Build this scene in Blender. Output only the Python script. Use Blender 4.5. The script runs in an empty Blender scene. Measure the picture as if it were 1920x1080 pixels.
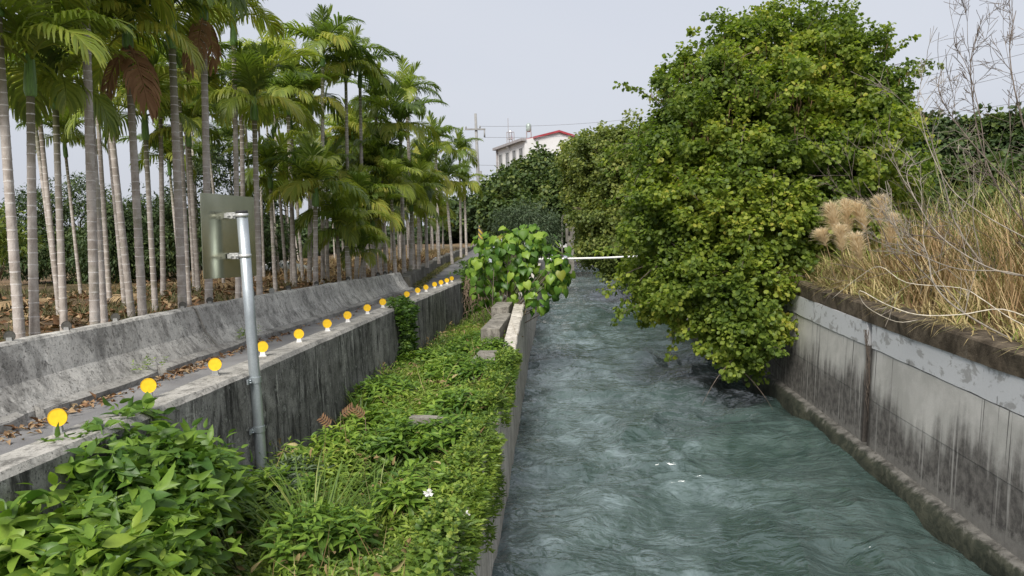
import bpy, math, random
import numpy as np
from mathutils import Vector, Matrix

random.seed(7)
rng = np.random.default_rng(11)
SC = bpy.context.scene
COL = SC.collection

# ---------------------------------------------------------------- camera
FPX = 1400.0
CAM = np.array([0.0, 0.0, 4.2])
_a, _p, _r = math.atan(90 / FPX), math.atan(100 / FPX), math.radians(1.5)
FW = np.array([-math.sin(_a) * math.cos(_p), math.cos(_a) * math.cos(_p), -math.sin(_p)])
_R0 = np.array([math.cos(_a), math.sin(_a), 0.0])
_U0 = np.cross(_R0, FW)
RT = _R0 * math.cos(_r) - _U0 * math.sin(_r)
UP = _U0 * math.cos(_r) + _R0 * math.sin(_r)
cam_data = bpy.data.cameras.new('camera')
cam_data.sensor_width = 36.0
cam_data.lens = FPX / 1920 * 36.0
cam_data.clip_start = 0.1
cam_data.clip_end = 3000.0
cam = bpy.data.objects.new('camera', cam_data)
cam.matrix_world = Matrix(((RT[0], UP[0], -FW[0], CAM[0]), (RT[1], UP[1], -FW[1], CAM[1]),
                           (RT[2], UP[2], -FW[2], CAM[2]), (0, 0, 0, 1)))
COL.objects.link(cam)
SC.camera = cam

def _ray(px, py):
    return FW + RT * (px - 960) / FPX + UP * (540 - py) / FPX
def at_y(px, py, y):                      # a measured point of the photograph at a known distance
    d = _ray(px, py)
    return CAM + d * (y - CAM[1]) / d[1]
def at_z(px, py, z):
    d = _ray(px, py)
    return CAM + d * (z - CAM[2]) / d[2]

# ---------------------------------------------------------------- sky, sun, exposure
SUN_EL, SUN_AZ = math.radians(46), math.radians(194)     # azimuth clockwise from +Y
world = bpy.data.worlds.new('World')
SC.world = world
world.use_nodes = True
_n = world.node_tree.nodes
_l = world.node_tree.links
_n.clear()
w_out = _n.new('ShaderNodeOutputWorld')
w_bg = _n.new('ShaderNodeBackground')
w_sky = _n.new('ShaderNodeTexSky')
w_sky.sky_type = 'NISHITA'
w_sky.sun_disc = False
w_sky.sun_elevation = SUN_EL
w_sky.sun_rotation = SUN_AZ
w_sky.air_density = 1.2
w_sky.dust_density = 5.0
w_sky.ozone_density = 2.0
w_hs = _n.new('ShaderNodeHueSaturation')
w_hs.inputs['Saturation'].default_value = 0.45
w_mix = _n.new('ShaderNodeMix')
w_mix.data_type = 'RGBA'
w_mix.inputs[0].default_value = 0.8                       # an even veil of high cloud
w_mix.inputs[7].default_value = (4.55, 4.80, 5.40, 1)
w_tc = _n.new('ShaderNodeTexCoord')
w_mp = _n.new('ShaderNodeMapping')
w_mp.inputs['Scale'].default_value = (1.0, 1.0, 3.0)
w_no = _n.new('ShaderNodeTexNoise')
w_no.inputs['Scale'].default_value = 1.6
w_no.inputs['Detail'].default_value = 5.0
w_no.inputs['Distortion'].default_value = 0.6
w_cl = _n.new('ShaderNodeMix')
w_cl.data_type = 'RGBA'
w_cl.inputs[6].default_value = (4.28, 4.56, 5.28, 1)      # thinner and thicker cloud
w_cl.inputs[7].default_value = (4.95, 5.12, 5.55, 1)
_l.new(w_tc.outputs['Generated'], w_mp.inputs[0])
_l.new(w_mp.outputs[0], w_no.inputs['Vector'])
_l.new(w_no.outputs[0], w_cl.inputs[0])
_l.new(w_cl.outputs[2], w_mix.inputs[7])
_l.new(w_sky.outputs[0], w_hs.inputs['Color'])
_l.new(w_hs.outputs[0], w_mix.inputs[6])
_l.new(w_mix.outputs[2], w_bg.inputs[0])
w_bg.inputs[1].default_value = 0.1
_l.new(w_bg.outputs[0], w_out.inputs[0])

sun_data = bpy.data.lights.new('sun', 'SUN')
sun_data.energy = 3.3
sun_data.angle = math.radians(24)
sun_data.color = (1.0, 0.96, 0.9)
sun = bpy.data.objects.new('sun', sun_data)
_sd = Vector((math.sin(SUN_AZ) * math.cos(SUN_EL), math.cos(SUN_AZ) * math.cos(SUN_EL), math.sin(SUN_EL)))
sun.rotation_euler = _sd.to_track_quat('Z', 'Y').to_euler()
sun.location = (0, -10, 40)
COL.objects.link(sun)

SC.view_settings.view_transform = 'Standard'
SC.view_settings.look = 'None'
SC.view_settings.exposure = 0.62
SC.view_settings.gamma = 1.0
SC.view_settings.use_curve_mapping = False
SC.render.engine = 'CYCLES'
SC.cycles.max_bounces = 6
SC.cycles.diffuse_bounces = 3
SC.cycles.glossy_bounces = 3
SC.cycles.transmission_bounces = 3
SC.cycles.transparent_max_bounces = 4

# ---------------------------------------------------------------- noise and mesh helpers
def _hash(ix, iy, iz, seed):
    n = (ix * 374761393 + iy * 668265263 + iz * 2147483647 + seed * 974711) & 0xffffffff
    n = ((n ^ (n >> 13)) * 1274126177) & 0xffffffff
    n = (n ^ (n >> 16)) & 0xffffffff
    return n / 4294967295.0
def noise(x, y, z=0.0, seed=0):
    x, y, z = np.broadcast_arrays(np.asarray(x, float), np.asarray(y, float), np.asarray(z, float))
    ix, iy, iz = np.floor(x).astype(np.int64), np.floor(y).astype(np.int64), np.floor(z).astype(np.int64)
    fx, fy, fz = x - ix, y - iy, z - iz
    fx, fy, fz = (t * t * t * (t * (t * 6 - 15) + 10) for t in (fx, fy, fz))
    r = 0
    for dx in (0, 1):
        for dy in (0, 1):
            for dz in (0, 1):
                w = (fx if dx else 1 - fx) * (fy if dy else 1 - fy) * (fz if dz else 1 - fz)
                r = r + w * _hash(ix + dx, iy + dy, iz + dz, seed)
    return r * 2 - 1
def fbm(x, y, z=0.0, seed=0, octaves=4):
    r, amp, fr = 0, 1.0, 1.0
    for k in range(octaves):
        r = r + amp * noise(np.asarray(x) * fr, np.asarray(y) * fr, np.asarray(z) * fr, seed + k)
        amp *= 0.5
        fr *= 2.03
    return r

def tag(o, label=None, cat=None, group=None, kind=None):
    if label: o['label'] = label
    if cat: o['category'] = cat
    if group: o['group'] = group
    if kind: o['kind'] = kind
    return o
def link(name, me, parent=None, mat=None):
    o = bpy.data.objects.new(name, me)
    COL.objects.link(o)
    if parent: o.parent = parent
    if mat is not None and not me.materials:
        for m in (mat if isinstance(mat, (list, tuple)) else [mat]):
            me.materials.append(m)
    return o
def empty(name, loc=(0, 0, 0), rz=0.0):
    o = bpy.data.objects.new(name, None)
    o.empty_display_size = 0.2
    o.location = loc
    o.rotation_euler = (0, 0, rz)
    COL.objects.link(o)
    return o

class MB:
    """collects shapes, then links them as one mesh object"""
    def __init__(s):
        s.v, s.f, s.m = [], [], []
    def add(s, verts, faces, mi=0):
        b = len(s.v)
        s.v += [tuple(map(float, q)) for q in verts]
        s.f += [tuple(i + b for i in f) for f in faces]
        s.m += [mi] * len(faces)
        return s
    def box(s, c, d, mi=0, rot=None, taper=1.0):
        vs = []
        for z in (-1, 1):
            t = taper if z > 0 else 1.0
            for x, y in ((-1, -1), (1, -1), (1, 1), (-1, 1)):
                v = Vector((x * d[0] / 2 * t, y * d[1] / 2 * t, z * d[2] / 2))
                if rot is not None: v = rot @ v
                vs.append(v + Vector(c))
        return s.add(vs, [(0, 3, 2, 1), (4, 5, 6, 7), (0, 1, 5, 4), (1, 2, 6, 5), (2, 3, 7, 6), (3, 0, 4, 7)], mi)
    def tube(s, pts, rad, n=8, mi=0, caps=True):
        pts = [Vector(p) for p in pts]
        if not isinstance(rad, (list, tuple, np.ndarray)): rad = [rad] * len(pts)
        ref = Vector((0.31, 0.17, 0.94)) if abs((pts[-1] - pts[0]).normalized().z) < 0.9 else Vector((1, 0.2, 0))
        vs, fs = [], []
        for i, p in enumerate(pts):
            t = (pts[min(i + 1, len(pts) - 1)] - pts[max(i - 1, 0)]).normalized()
            u = t.cross(ref).normalized()
            w = t.cross(u)
            for k in range(n):
                a = 2 * math.pi * k / n
                vs.append(p + (u * math.cos(a) + w * math.sin(a)) * rad[i])
        for i in range(len(pts) - 1):
            for k in range(n):
                k2 = (k + 1) % n
                fs.append((i * n + k, (i + 1) * n + k, (i + 1) * n + k2, i * n + k2))
        if caps:
            fs.append(tuple(range(n)))
            fs.append(tuple(reversed(range((len(pts) - 1) * n, len(pts) * n))))
        return s.add(vs, fs, mi)
    def mesh(s, name, mats, smooth=False):
        me = bpy.data.meshes.new(name)
        me.from_pydata(s.v, [], s.f)
        for m in (mats if isinstance(mats, (list, tuple)) else [mats]): me.materials.append(m)
        me.polygons.foreach_set('material_index', s.m)
        if smooth: me.polygons.foreach_set('use_smooth', [True] * len(s.f))
        me.update()
        return me
    def build(s, name, mats, parent=None, smooth=False):
        return link(name, s.mesh(name, mats, smooth), parent)

def sweep(mb, prof, ys, mi=0, caps=True):
    """closed cross-section prof(y) -> [(x, z), ...] carried along y"""
    ys = list(ys)
    rows = [prof(y) for y in ys]
    n = len(rows[0])
    vs = [(x, y, z) for y, r in zip(ys, rows) for x, z in r]
    fs = []
    for i in range(len(ys) - 1):
        for k in range(n):
            k2 = (k + 1) % n
            fs.append((i * n + k, i * n + k2, (i + 1) * n + k2, (i + 1) * n + k))
    if caps:
        fs.append(tuple(reversed(range(n))))
        fs.append(tuple(range((len(ys) - 1) * n, len(ys) * n)))
    return mb.add(vs, fs, mi)
def sheet(mb, edge_l, edge_r, ys, zf, nx=1, mi=0):
    vs, fs = [], []
    for y in ys:
        for k in range(nx + 1):
            x = edge_l(y) + (edge_r(y) - edge_l(y)) * k / nx
            vs.append((x, y, zf(x, y)))
    w = nx + 1
    for i in range(len(ys) - 1):
        for k in range(nx):
            fs.append((i * w + k, i * w + k + 1, (i + 1) * w + k + 1, (i + 1) * w + k))
    return mb.add(vs, fs, mi)
def poly(pts):
    ys = [p[0] for p in pts]
    vs = [p[1] for p in pts]
    return lambda y: float(np.interp(y, ys, vs))

def mesh_np(name, verts, faces, mats, smooth=False, mat_idx=None):
    """big meshes: faces = list of (k-column index arrays)"""
    me = bpy.data.meshes.new(name)
    me.vertices.add(len(verts))
    me.vertices.foreach_set('co', np.asarray(verts, np.float32).ravel())
    tot = np.concatenate([np.full(len(f), f.shape[1], np.int32) for f in faces])
    idx = np.concatenate([f.ravel() for f in faces]).astype(np.int32)
    start = np.concatenate(([0], np.cumsum(tot)[:-1])).astype(np.int32)
    me.loops.add(len(idx))
    me.loops.foreach_set('vertex_index', idx)
    me.polygons.add(len(tot))
    me.polygons.foreach_set('loop_start', start)
    me.polygons.foreach_set('loop_total', tot)
    if smooth: me.polygons.foreach_set('use_smooth', np.ones(len(tot), bool))
    for m in (mats if isinstance(mats, (list, tuple)) else [mats]): me.materials.append(m)
    if mat_idx is not None: me.polygons.foreach_set('material_index', np.asarray(mat_idx, np.int32))
    me.update()
    me.validate()
    return me

def unit(v):
    return v / np.maximum(np.linalg.norm(v, axis=-1, keepdims=True), 1e-9)

# leaf templates: x along the leaf, y across, z out of its face
def T_diamond(w=0.32, fold=0.10, bend=0.12, at=0.4):
    v = np.array([(0, 0, 0), (at, -w / 2, fold * 0.6), (at, 0, 0), (at, w / 2, fold * 0.6), (1, 0, -bend)])
    return v, [np.array([(0, 1, 2), (0, 2, 3), (1, 4, 2), (2, 4, 3)])]
def T_lance(w=0.34, fold=0.12, bend=0.3, prof=((0.14, 0.62), (0.36, 1.0), (0.66, 0.72), (0.86, 0.3))):
    v = [(0, 0, 0)]
    for t, h in prof:
        z = -bend * t * t
        v += [(t, -w / 2 * h, z + fold * h * 0.5), (t, 0, z), (t, w / 2 * h, z + fold * h * 0.5)]
    v.append((1, 0, -bend))
    n = len(prof)
    q, t3 = [], [(0, 1, 2), (0, 2, 3)]
    for i in range(n - 1):
        a, b = 1 + i * 3, 4 + i * 3
        q += [(a, b, b + 1, a + 1), (a + 1, b + 1, b + 2, a + 2)]
    e = 1 + (n - 1) * 3
    t3 += [(e, 3 * n + 1, e + 1), (e + 1, 3 * n + 1, e + 2)]
    return np.array(v), [np.array(t3), np.array(q)]
def T_round(fold=0.14, bend=0.12):
    v = np.array([(0, 0, 0), (0.2, -0.36, fold * .7), (0.68, -0.46, fold), (1.0, -0.2, fold * 0.3 - bend), (0.84, 0, -bend * 0.6),
                  (1.0, 0.2, fold * 0.3 - bend), (0.68, 0.46, fold), (0.2, 0.36, fold * .7)])
    return v, [np.array([(0, 1, 2, 4), (0, 4, 6, 7)]), np.array([(2, 3, 4), (4, 5, 6)])]
def T_blade(w=0.05, bend=0.35):
    v, q = [], []
    for i, t in enumerate((0, 0.35, 0.7)):
        h = (1.0, 0.9, 0.6)[i]
        v += [(t, -w / 2 * h, -bend * t * t), (t, w / 2 * h, -bend * t * t)]
    v.append((0.98, 0, -bend))
    return np.array(v), [np.array([(4, 6, 5)]), np.array([(0, 2, 3, 1), (2, 4, 5, 3)])]

def place(tpl, pos, tip, nrm, size, wid=None):
    """copies of a leaf template; returns verts, [faces by corner count]"""
    tv, tf = tpl
    tip = unit(tip)
    nrm = unit(nrm - tip * np.sum(nrm * tip, axis=1, keepdims=True))
    side = np.cross(nrm, tip)
    size = np.asarray(size, float).reshape(-1, 1, 1)
    wid = size if wid is None else np.asarray(wid, float).reshape(-1, 1, 1)
    V = pos[:, None, :] + size * tv[None, :, 0:1] * tip[:, None, :] + wid * tv[None, :, 1:2] * side[:, None, :] + \
        size * tv[None, :, 2:3] * nrm[:, None, :]
    N, k = len(pos), len(tv)
    off = (np.arange(N) * k)[:, None, None]
    return V.reshape(-1, 3), [(f[None] + off).reshape(-1, f.shape[1]) for f in tf]
def merge(parts):
    V, F, b = [], [], 0
    for v, fs in parts:
        V.append(v)
        F += [f + b for f in fs]
        b += len(v)
    return np.concatenate(V), F
def rand_unit(n):
    return unit(rng.normal(size=(n, 3)))

# ---------------------------------------------------------------- materials
class NT:
    def __init__(s, name):
        s.mat = bpy.data.materials.new(name)
        s.mat.use_nodes = True
        s.t = s.mat.node_tree
        s.t.nodes.clear()
        s.out = s.t.nodes.new('ShaderNodeOutputMaterial')
    def new(s, typ, **kw):
        n = s.t.nodes.new(typ)
        for k, v in kw.items(): setattr(n, k, v)
        return n
    def put(s, sock, val):
        if hasattr(val, 'is_output') or isinstance(val, bpy.types.NodeSocket): s.t.links.new(val, sock)
        else: sock.default_value = val
    def coord(s, kind='Object'):
        return s.new('ShaderNodeTexCoord').outputs[kind]
    def geo(s, kind):
        return s.new('ShaderNodeNewGeometry').outputs[kind]
    def xyz(s, v):
        n = s.new('ShaderNodeSeparateXYZ')
        s.put(n.inputs[0], v)
        return n.outputs
    def scaled(s, v, sc, loc=(0, 0, 0)):
        n = s.new('ShaderNodeMapping')
        s.put(n.inputs[0], v)
        n.inputs['Scale'].default_value = sc
        n.inputs['Location'].default_value = loc
        return n.outputs[0]
    def noise(s, v, scale=1.0, detail=4.0, rough=0.55, dist=0.0, out=0):
        n = s.new('ShaderNodeTexNoise')
        s.put(n.inputs['Vector'], v)
        n.inputs['Scale'].default_value = scale
        n.inputs['Detail'].default_value = detail
        n.inputs['Roughness'].default_value = rough
        n.inputs['Distortion'].default_value = dist
        return n.outputs[out]
    def voronoi(s, v, scale, feature='F1', out=0):
        n = s.new('ShaderNodeTexVoronoi', feature=feature)
        s.put(n.inputs['Vector'], v)
        n.inputs['Scale'].default_value = scale
        return n.outputs[out]
    def ramp(s, fac, stops, interp='LINEAR'):
        n = s.new('ShaderNodeValToRGB')
        n.color_ramp.interpolation = interp
        e = n.color_ramp.elements
        while len(e) < len(stops): e.new(0.5)
        for q, (p, c) in zip(e, stops):
            q.position = p
            q.color = (c, c, c, 1) if isinstance(c, (int, float)) else (*c, 1)
        s.put(n.inputs[0], fac)
        return n.outputs[0]
    def mix(s, fac, a, b, blend='MIX'):
        n = s.new('ShaderNodeMix', data_type='RGBA', blend_type=blend)
        s.put(n.inputs[0], fac)
        s.put(n.inputs[6], a if not isinstance(a, tuple) else (*a, 1))
        s.put(n.inputs[7], b if not isinstance(b, tuple) else (*b, 1))
        return n.outputs[2]
    def math(s, op, a, b=0.0, clamp=False):
        n = s.new('ShaderNodeMath', operation=op, use_clamp=clamp)
        s.put(n.inputs[0], a)
        s.put(n.inputs[1], b)
        return n.outputs[0]
    def step(s, v, lo, hi):
        n = s.new('ShaderNodeMapRange', interpolation_type='SMOOTHSTEP')
        s.put(n.inputs[0], v)
        n.inputs[1].default_value = lo
        n.inputs[2].default_value = hi
        return n.outputs[0]
    def bump(s, h, strength=0.3, dist=0.02):
        n = s.new('ShaderNodeBump')
        n.inputs['Strength'].default_value = strength
        n.inputs['Distance'].default_value = dist
        s.put(n.inputs['Height'], h)
        return n.outputs[0]
    def principled(s, col, rough=0.8, normal=None, metal=0.0, spec=0.4, **kw):
        n = s.new('ShaderNodeBsdfPrincipled')
        s.put(n.inputs['Base Color'], col if not isinstance(col, tuple) else (*col, 1))
        s.put(n.inputs['Roughness'], rough)
        s.put(n.inputs['Metallic'], metal)
        n.inputs['Specular IOR Level'].default_value = spec
        if normal is not None: s.put(n.inputs['Normal'], normal)
        for k, v in kw.items(): s.put(n.inputs[k], v)
        s.t.links.new(n.outputs[0], s.out.inputs[0])
        return s.mat

def leaf_mat(name, stops, trans=0.35, rough=0.5, obj_random=0.0, spec=0.35, patch=0.0, tint=(1.15, 1.25, 0.6)):
    n = NT(name)
    r = n.geo('Random Per Island')
    if obj_random:
        oi = n.new('ShaderNodeObjectInfo').outputs['Random']
        r = n.math('ADD', n.math('MULTIPLY', r, 1 - obj_random), n.math('MULTIPLY', oi, obj_random))
    if patch:
        pn = n.step(n.noise(n.geo('Position'), 0.55, 3.0), 0.34, 0.66)
        r = n.math('ADD', n.math('MULTIPLY', r, 1 - patch), n.math('MULTIPLY', pn, patch))
    col = n.ramp(r, stops)
    fine = n.noise(n.geo('Position'), 35.0, 2.0)
    col = n.mix(0.3, col, n.mix(fine, (0.35, 0.35, 0.3), (1.5, 1.5, 1.4)), 'MULTIPLY')
    p = n.new('ShaderNodeBsdfPrincipled')
    n.put(p.inputs['Base Color'], col)
    p.inputs['Roughness'].default_value = rough
    p.inputs['Specular IOR Level'].default_value = spec
    t = n.new('ShaderNodeBsdfTranslucent')
    n.put(t.inputs[0], n.mix(1.0, col, tint, 'MULTIPLY'))
    m = n.new('ShaderNodeMixShader')
    m.inputs[0].default_value = trans
    n.t.links.new(p.outputs[0], m.inputs[1])
    n.t.links.new(t.outputs[0], m.inputs[2])
    n.t.links.new(m.outputs[0], n.out.inputs[0])
    return n.mat
def plain(name, col, rough=0.7, var=0.25, scale=6.0, metal=0.0, spec=0.4, bump=0.15):
    n = NT(name)
    c = n.coord()
    f = n.noise(c, scale, 5.0)
    lo = tuple(x * (1 - var) for x in col)
    hi = tuple(min(1, x * (1 + var)) for x in col)
    return n.principled(n.mix(n.step(f, 0.3, 0.7), lo, hi), rough, n.bump(n.noise(c, scale * 6, 4.0), bump, 0.01), metal, spec)

def concrete(name, light, mid, dark, streak=0.5, blotch=0.5, speck=0.5, sx=5.0, white=0.0, lichen=0.0, crack=False):
    """weathered concrete: blotches, dark runs down the face, pale runs, pitting"""
    n = NT(name)
    c = n.coord()
    b = n.noise(c, 1.1, 6.0, 0.62, 0.4)
    b2 = n.noise(c, 4.5, 6.0, 0.7, 0.3)
    col = n.mix(n.step(b, 0.36, 0.66), mid, light)
    col = n.mix(n.math('MULTIPLY', n.step(b2, 0.46, 0.70), blotch), col, dark)
    run = n.noise(n.scaled(c, (sx, sx, 0.42)), 1.3, 8.0, 0.72, 0.5)
    col = n.mix(n.math('MULTIPLY', n.step(run, 0.47, 0.62), streak), col, dark)
    run2 = n.noise(n.scaled(c, (sx * 2.2, sx * 2.2, 0.5), (3, 7, 1)), 1.5, 5.0, 0.6, 0.2)
    col = n.mix(n.math('MULTIPLY', n.step(run2, 0.60, 0.70), white), col, tuple(min(1, x * 1.5) for x in light))
    if lichen:
        lc = n.noise(c, 9.0, 5.0, 0.7)
        col = n.mix(n.math('MULTIPLY', n.step(lc, 0.58, 0.66), lichen), col, (0.5, 0.5, 0.46))
    sp = n.noise(c, 38.0, 4.0, 0.7)
    col = n.mix(n.math('MULTIPLY', n.step(sp, 0.54, 0.68), speck), col, dark)
    sp2 = n.noise(n.scaled(c, (1, 1, 0.7), (5, 2, 9)), 13.0, 6.0, 0.75, 0.3)
    col = n.mix(n.math('MULTIPLY', n.step(sp2, 0.54, 0.64), speck * 0.75), col, dark)
    g = n.noise(c, 130.0, 2.0, 0.5)
    col = n.mix(0.35, col, n.mix(g, (0.4, 0.4, 0.4), (1.6, 1.6, 1.6)), 'MULTIPLY')
    h = n.math('ADD', n.math('MULTIPLY', n.noise(c, 22.0, 6.0, 0.7), 0.7), n.math('MULTIPLY', b2, 0.8))
    return n.principled(col, 0.92, n.bump(h, 0.55, 0.02), 0.0, 0.2)

M = {}
M['barrier'] = concrete('barrier_concrete', (0.60, 0.58, 0.53), (0.38, 0.365, 0.335), (0.07, 0.067, 0.06), 0.5, 0.65, 0.85, 3.0, 0.35, 0.6)
M['retaining'] = concrete('retaining_concrete', (0.34, 0.33, 0.305), (0.17, 0.165, 0.152), (0.028, 0.027, 0.025), 0.9, 0.65, 0.8, 3.2, 0.9, 0.5)
M['walltop'] = concrete('wall_top_concrete', (0.44, 0.42, 0.38), (0.28, 0.27, 0.245), (0.08, 0.076, 0.068), 0.1, 0.8, 0.85, 3.0, 0.0, 0.35)
M['kerb'] = concrete('kerb_concrete', (0.36, 0.35, 0.325), (0.25, 0.24, 0.22), (0.07, 0.066, 0.06), 0.1, 0.7, 0.8, 3.0)
M['canalleft'] = concrete('canal_wall_concrete', (0.64, 0.60, 0.53), (0.47, 0.435, 0.375), (0.11, 0.095, 0.078), 0.55, 0.45, 0.4, 5.0, 0.3)
M['block'] = concrete('block_concrete', (0.34, 0.315, 0.27), (0.20, 0.185, 0.16), (0.06, 0.055, 0.045), 0.5, 0.7, 0.7, 3.0)
M['lowwall'] = concrete('low_wall_concrete', (0.22, 0.21, 0.18), (0.13, 0.12, 0.10), (0.05, 0.05, 0.04), 0.5, 0.6, 0.5, 3.0)

def m_asphalt():
    n = NT('asphalt')
    c = n.coord()
    b = n.noise(c, 0.8, 5.0, 0.6, 0.4)
    col = n.mix(n.step(b, 0.35, 0.68), (0.15, 0.147, 0.148), (0.23, 0.226, 0.222))
    g = n.noise(c, 90.0, 3.0, 0.7)
    col = n.mix(0.5, col, n.mix(g, (0.3, 0.3, 0.3), (1.7, 1.7, 1.7)), 'MULTIPLY')
    d = n.noise(c, 3.0, 6.0, 0.7)
    col = n.mix(n.math('MULTIPLY', n.step(d, 0.55, 0.72), 0.6), col, (0.23, 0.19, 0.15))
    return n.principled(col, 0.95, n.bump(g, 0.6, 0.008), 0.0, 0.2)
M['asphalt'] = m_asphalt()
def m_soil(name, a, b, c3, moss=0.0):
    n = NT(name)
    c = n.coord()
    f = n.noise(c, 0.45, 6.0, 0.6, 0.5)
    f2 = n.noise(c, 5.0, 6.0, 0.7)
    col = n.mix(n.step(f, 0.35, 0.65), a, b)
    col = n.mix(n.math('MULTIPLY', n.step(f2, 0.48, 0.7), 0.7), col, c3)
    if moss: col = n.mix(n.math('MULTIPLY', n.step(n.noise(c, 0.3, 4.0), 0.45, 0.6), moss), col, (0.07, 0.085, 0.03))
    g = n.noise(c, 40.0, 4.0, 0.7)
    return n.principled(col, 0.97, n.bump(n.math('ADD', f2, g), 0.8, 0.06), 0.0, 0.1)
M['palmsoil'] = m_soil('plantation_soil', (0.12, 0.085, 0.055), (0.24, 0.165, 0.10), (0.06, 0.04, 0.025), 0.35)
M['stripsoil'] = m_soil('bank_soil', (0.05, 0.045, 0.028), (0.07, 0.06, 0.035), (0.025, 0.022, 0.015), 0.8)

def m_water():
    n = NT('canal_water')
    c = n.coord()
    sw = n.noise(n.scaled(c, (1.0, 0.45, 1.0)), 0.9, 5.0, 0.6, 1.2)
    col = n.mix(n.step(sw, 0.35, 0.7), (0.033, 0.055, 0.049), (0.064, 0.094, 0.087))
    # pale silty streaks, plus sky sheen painted into the colour
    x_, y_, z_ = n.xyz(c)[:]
    air_sheen = n.noise(n.scaled(c, (1.2, 0.9, 1.0)), 1.1, 7.0, 0.62, 1.6)
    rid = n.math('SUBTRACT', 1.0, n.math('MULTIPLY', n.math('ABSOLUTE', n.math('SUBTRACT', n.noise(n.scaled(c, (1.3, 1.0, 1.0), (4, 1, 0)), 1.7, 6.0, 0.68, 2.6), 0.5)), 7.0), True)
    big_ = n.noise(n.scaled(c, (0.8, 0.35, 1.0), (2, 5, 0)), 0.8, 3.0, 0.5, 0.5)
    # the painted sky highlights strengthen towards the left wall
    left_sheen = n.step(n.math('ADD', n.math('MULTIPLY', x_, -0.22), n.math('MULTIPLY', big_, 1.9)), 0.05, 0.95)
    veil = n.math('MULTIPLY', n.math('ADD', n.math('MULTIPLY', n.step(air_sheen, 0.46, 0.66), 0.55), n.math('MULTIPLY', rid, 0.30), True), left_sheen)
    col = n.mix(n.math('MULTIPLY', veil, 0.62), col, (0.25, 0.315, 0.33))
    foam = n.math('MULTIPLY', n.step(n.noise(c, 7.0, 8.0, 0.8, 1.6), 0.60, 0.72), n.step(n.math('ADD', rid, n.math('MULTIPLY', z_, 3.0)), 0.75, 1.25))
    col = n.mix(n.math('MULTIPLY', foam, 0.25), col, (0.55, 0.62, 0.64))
    h1 = n.noise(n.scaled(c, (0.75, 1.15, 1.0)), 2.5, 3.0, 0.5, 1.3)
    h2 = n.noise(n.scaled(c, (0.7, 1.2, 1.0)), 11.0, 2.0, 0.5, 0.8)
    hh = n.math('ADD', n.math('MULTIPLY', h1, 1.0), n.math('MULTIPLY', h2, 0.13))
    return n.principled(col, 0.06, n.bump(hh, 0.7, 0.13), 0.0, 0.6, IOR=1.5)
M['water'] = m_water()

def m_canal_right():
    """panels cast in lifts: pale fresh face, wet black staining climbing from the water line, runs"""
    n = NT('stained_canal_concrete')
    c = n.coord()
    x, y, z = n.xyz(c)[:]
    b = n.noise(c, 1.4, 6.0, 0.6, 0.3)
    col = n.mix(n.step(b, 0.35, 0.65), (0.40, 0.39, 0.36), (0.53, 0.515, 0.48))
    # edge height of the stain, ragged with runs
    runs = n.noise(n.scaled(c, (1.0, 5.0, 0.22)), 1.1, 5.0, 0.55, 0.15)
    broad = n.noise(n.scaled(c, (1.0, 1.0, 0.4), (0, 3.3, 0)), 0.8, 3.0, 0.5)
    edge = n.math('ADD', n.math('MULTIPLY', n.math('SUBTRACT', runs, 0.5), 1.15), n.math('MULTIPLY', n.math('SUBTRACT', broad, 0.5), 1.8))
    lift = n.math('MULTIPLY', n.math('SUBTRACT', y, 11.0), 0.055)
    s = n.math('SUBTRACT', n.math('ADD', n.math('ADD', edge, lift), 1.36), z)
    st = n.step(n.math('ADD', s, n.math('MULTIPLY', n.math('SUBTRACT', n.noise(c, 6.0, 6.0, 0.7), 0.5), 0.5)), -0.22, 0.50)
    mott = n.noise(c, 7.0, 6.0, 0.7)
    dark = n.mix(n.step(mott, 0.3, 0.7), (0.045, 0.041, 0.038), (0.16, 0.148, 0.135))
    col = n.mix(n.math('MULTIPLY', st, 0.95), col, dark)
    thin = n.noise(n.scaled(c, (1.0, 14.0, 0.22), (0, 2.0, 0)), 1.0, 4.0, 0.55)
    col = n.mix(n.math('MULTIPLY', n.step(thin, 0.60, 0.66), 0.85), col, (0.045, 0.042, 0.04))
    pale = n.noise(n.scaled(c, (1.0, 9.0, 0.3), (0, 8.0, 0)), 1.3, 5.0, 0.6)
    col = n.mix(n.math('MULTIPLY', n.step(pale, 0.56, 0.66), 0.55), col, (0.47, 0.455, 0.425))
    # lime crust just above the ledge
    low = n.math('ADD', n.math('MULTIPLY', n.math('SUBTRACT', 0.62, z), 2.2), n.math('MULTIPLY', n.math('SUBTRACT', mott, 0.5), 1.5))
    col = n.mix(n.math('MULTIPLY', n.step(low, 0.0, 0.5), 0.55), col, (0.24, 0.23, 0.21))
    # seepage either side of the open joint
    dj = n.math('ABSOLUTE', n.math('ADD', n.math('SUBTRACT', y, 13.27), n.math('MULTIPLY', n.math('SUBTRACT', n.noise(n.scaled(c, (1, 2, 0.8)), 2.0, 5.0, 0.6), 0.5), 0.25)))
    col = n.mix(n.math('MULTIPLY', n.math('SUBTRACT', 1.0, n.step(dj, 0.10, 0.26)), 0.85), col, (0.035, 0.030, 0.026))
    g = n.noise(c, 60.0, 4.0, 0.7)
    col = n.mix(0.3, col, n.mix(g, (0.4, 0.4, 0.4), (1.6, 1.6, 1.6)), 'MULTIPLY')
    return n.principled(col, 0.85, n.bump(n.math('ADD', mott, g), 0.35, 0.015), 0.0, 0.3)
M['canalright'] = m_canal_right()
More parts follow.
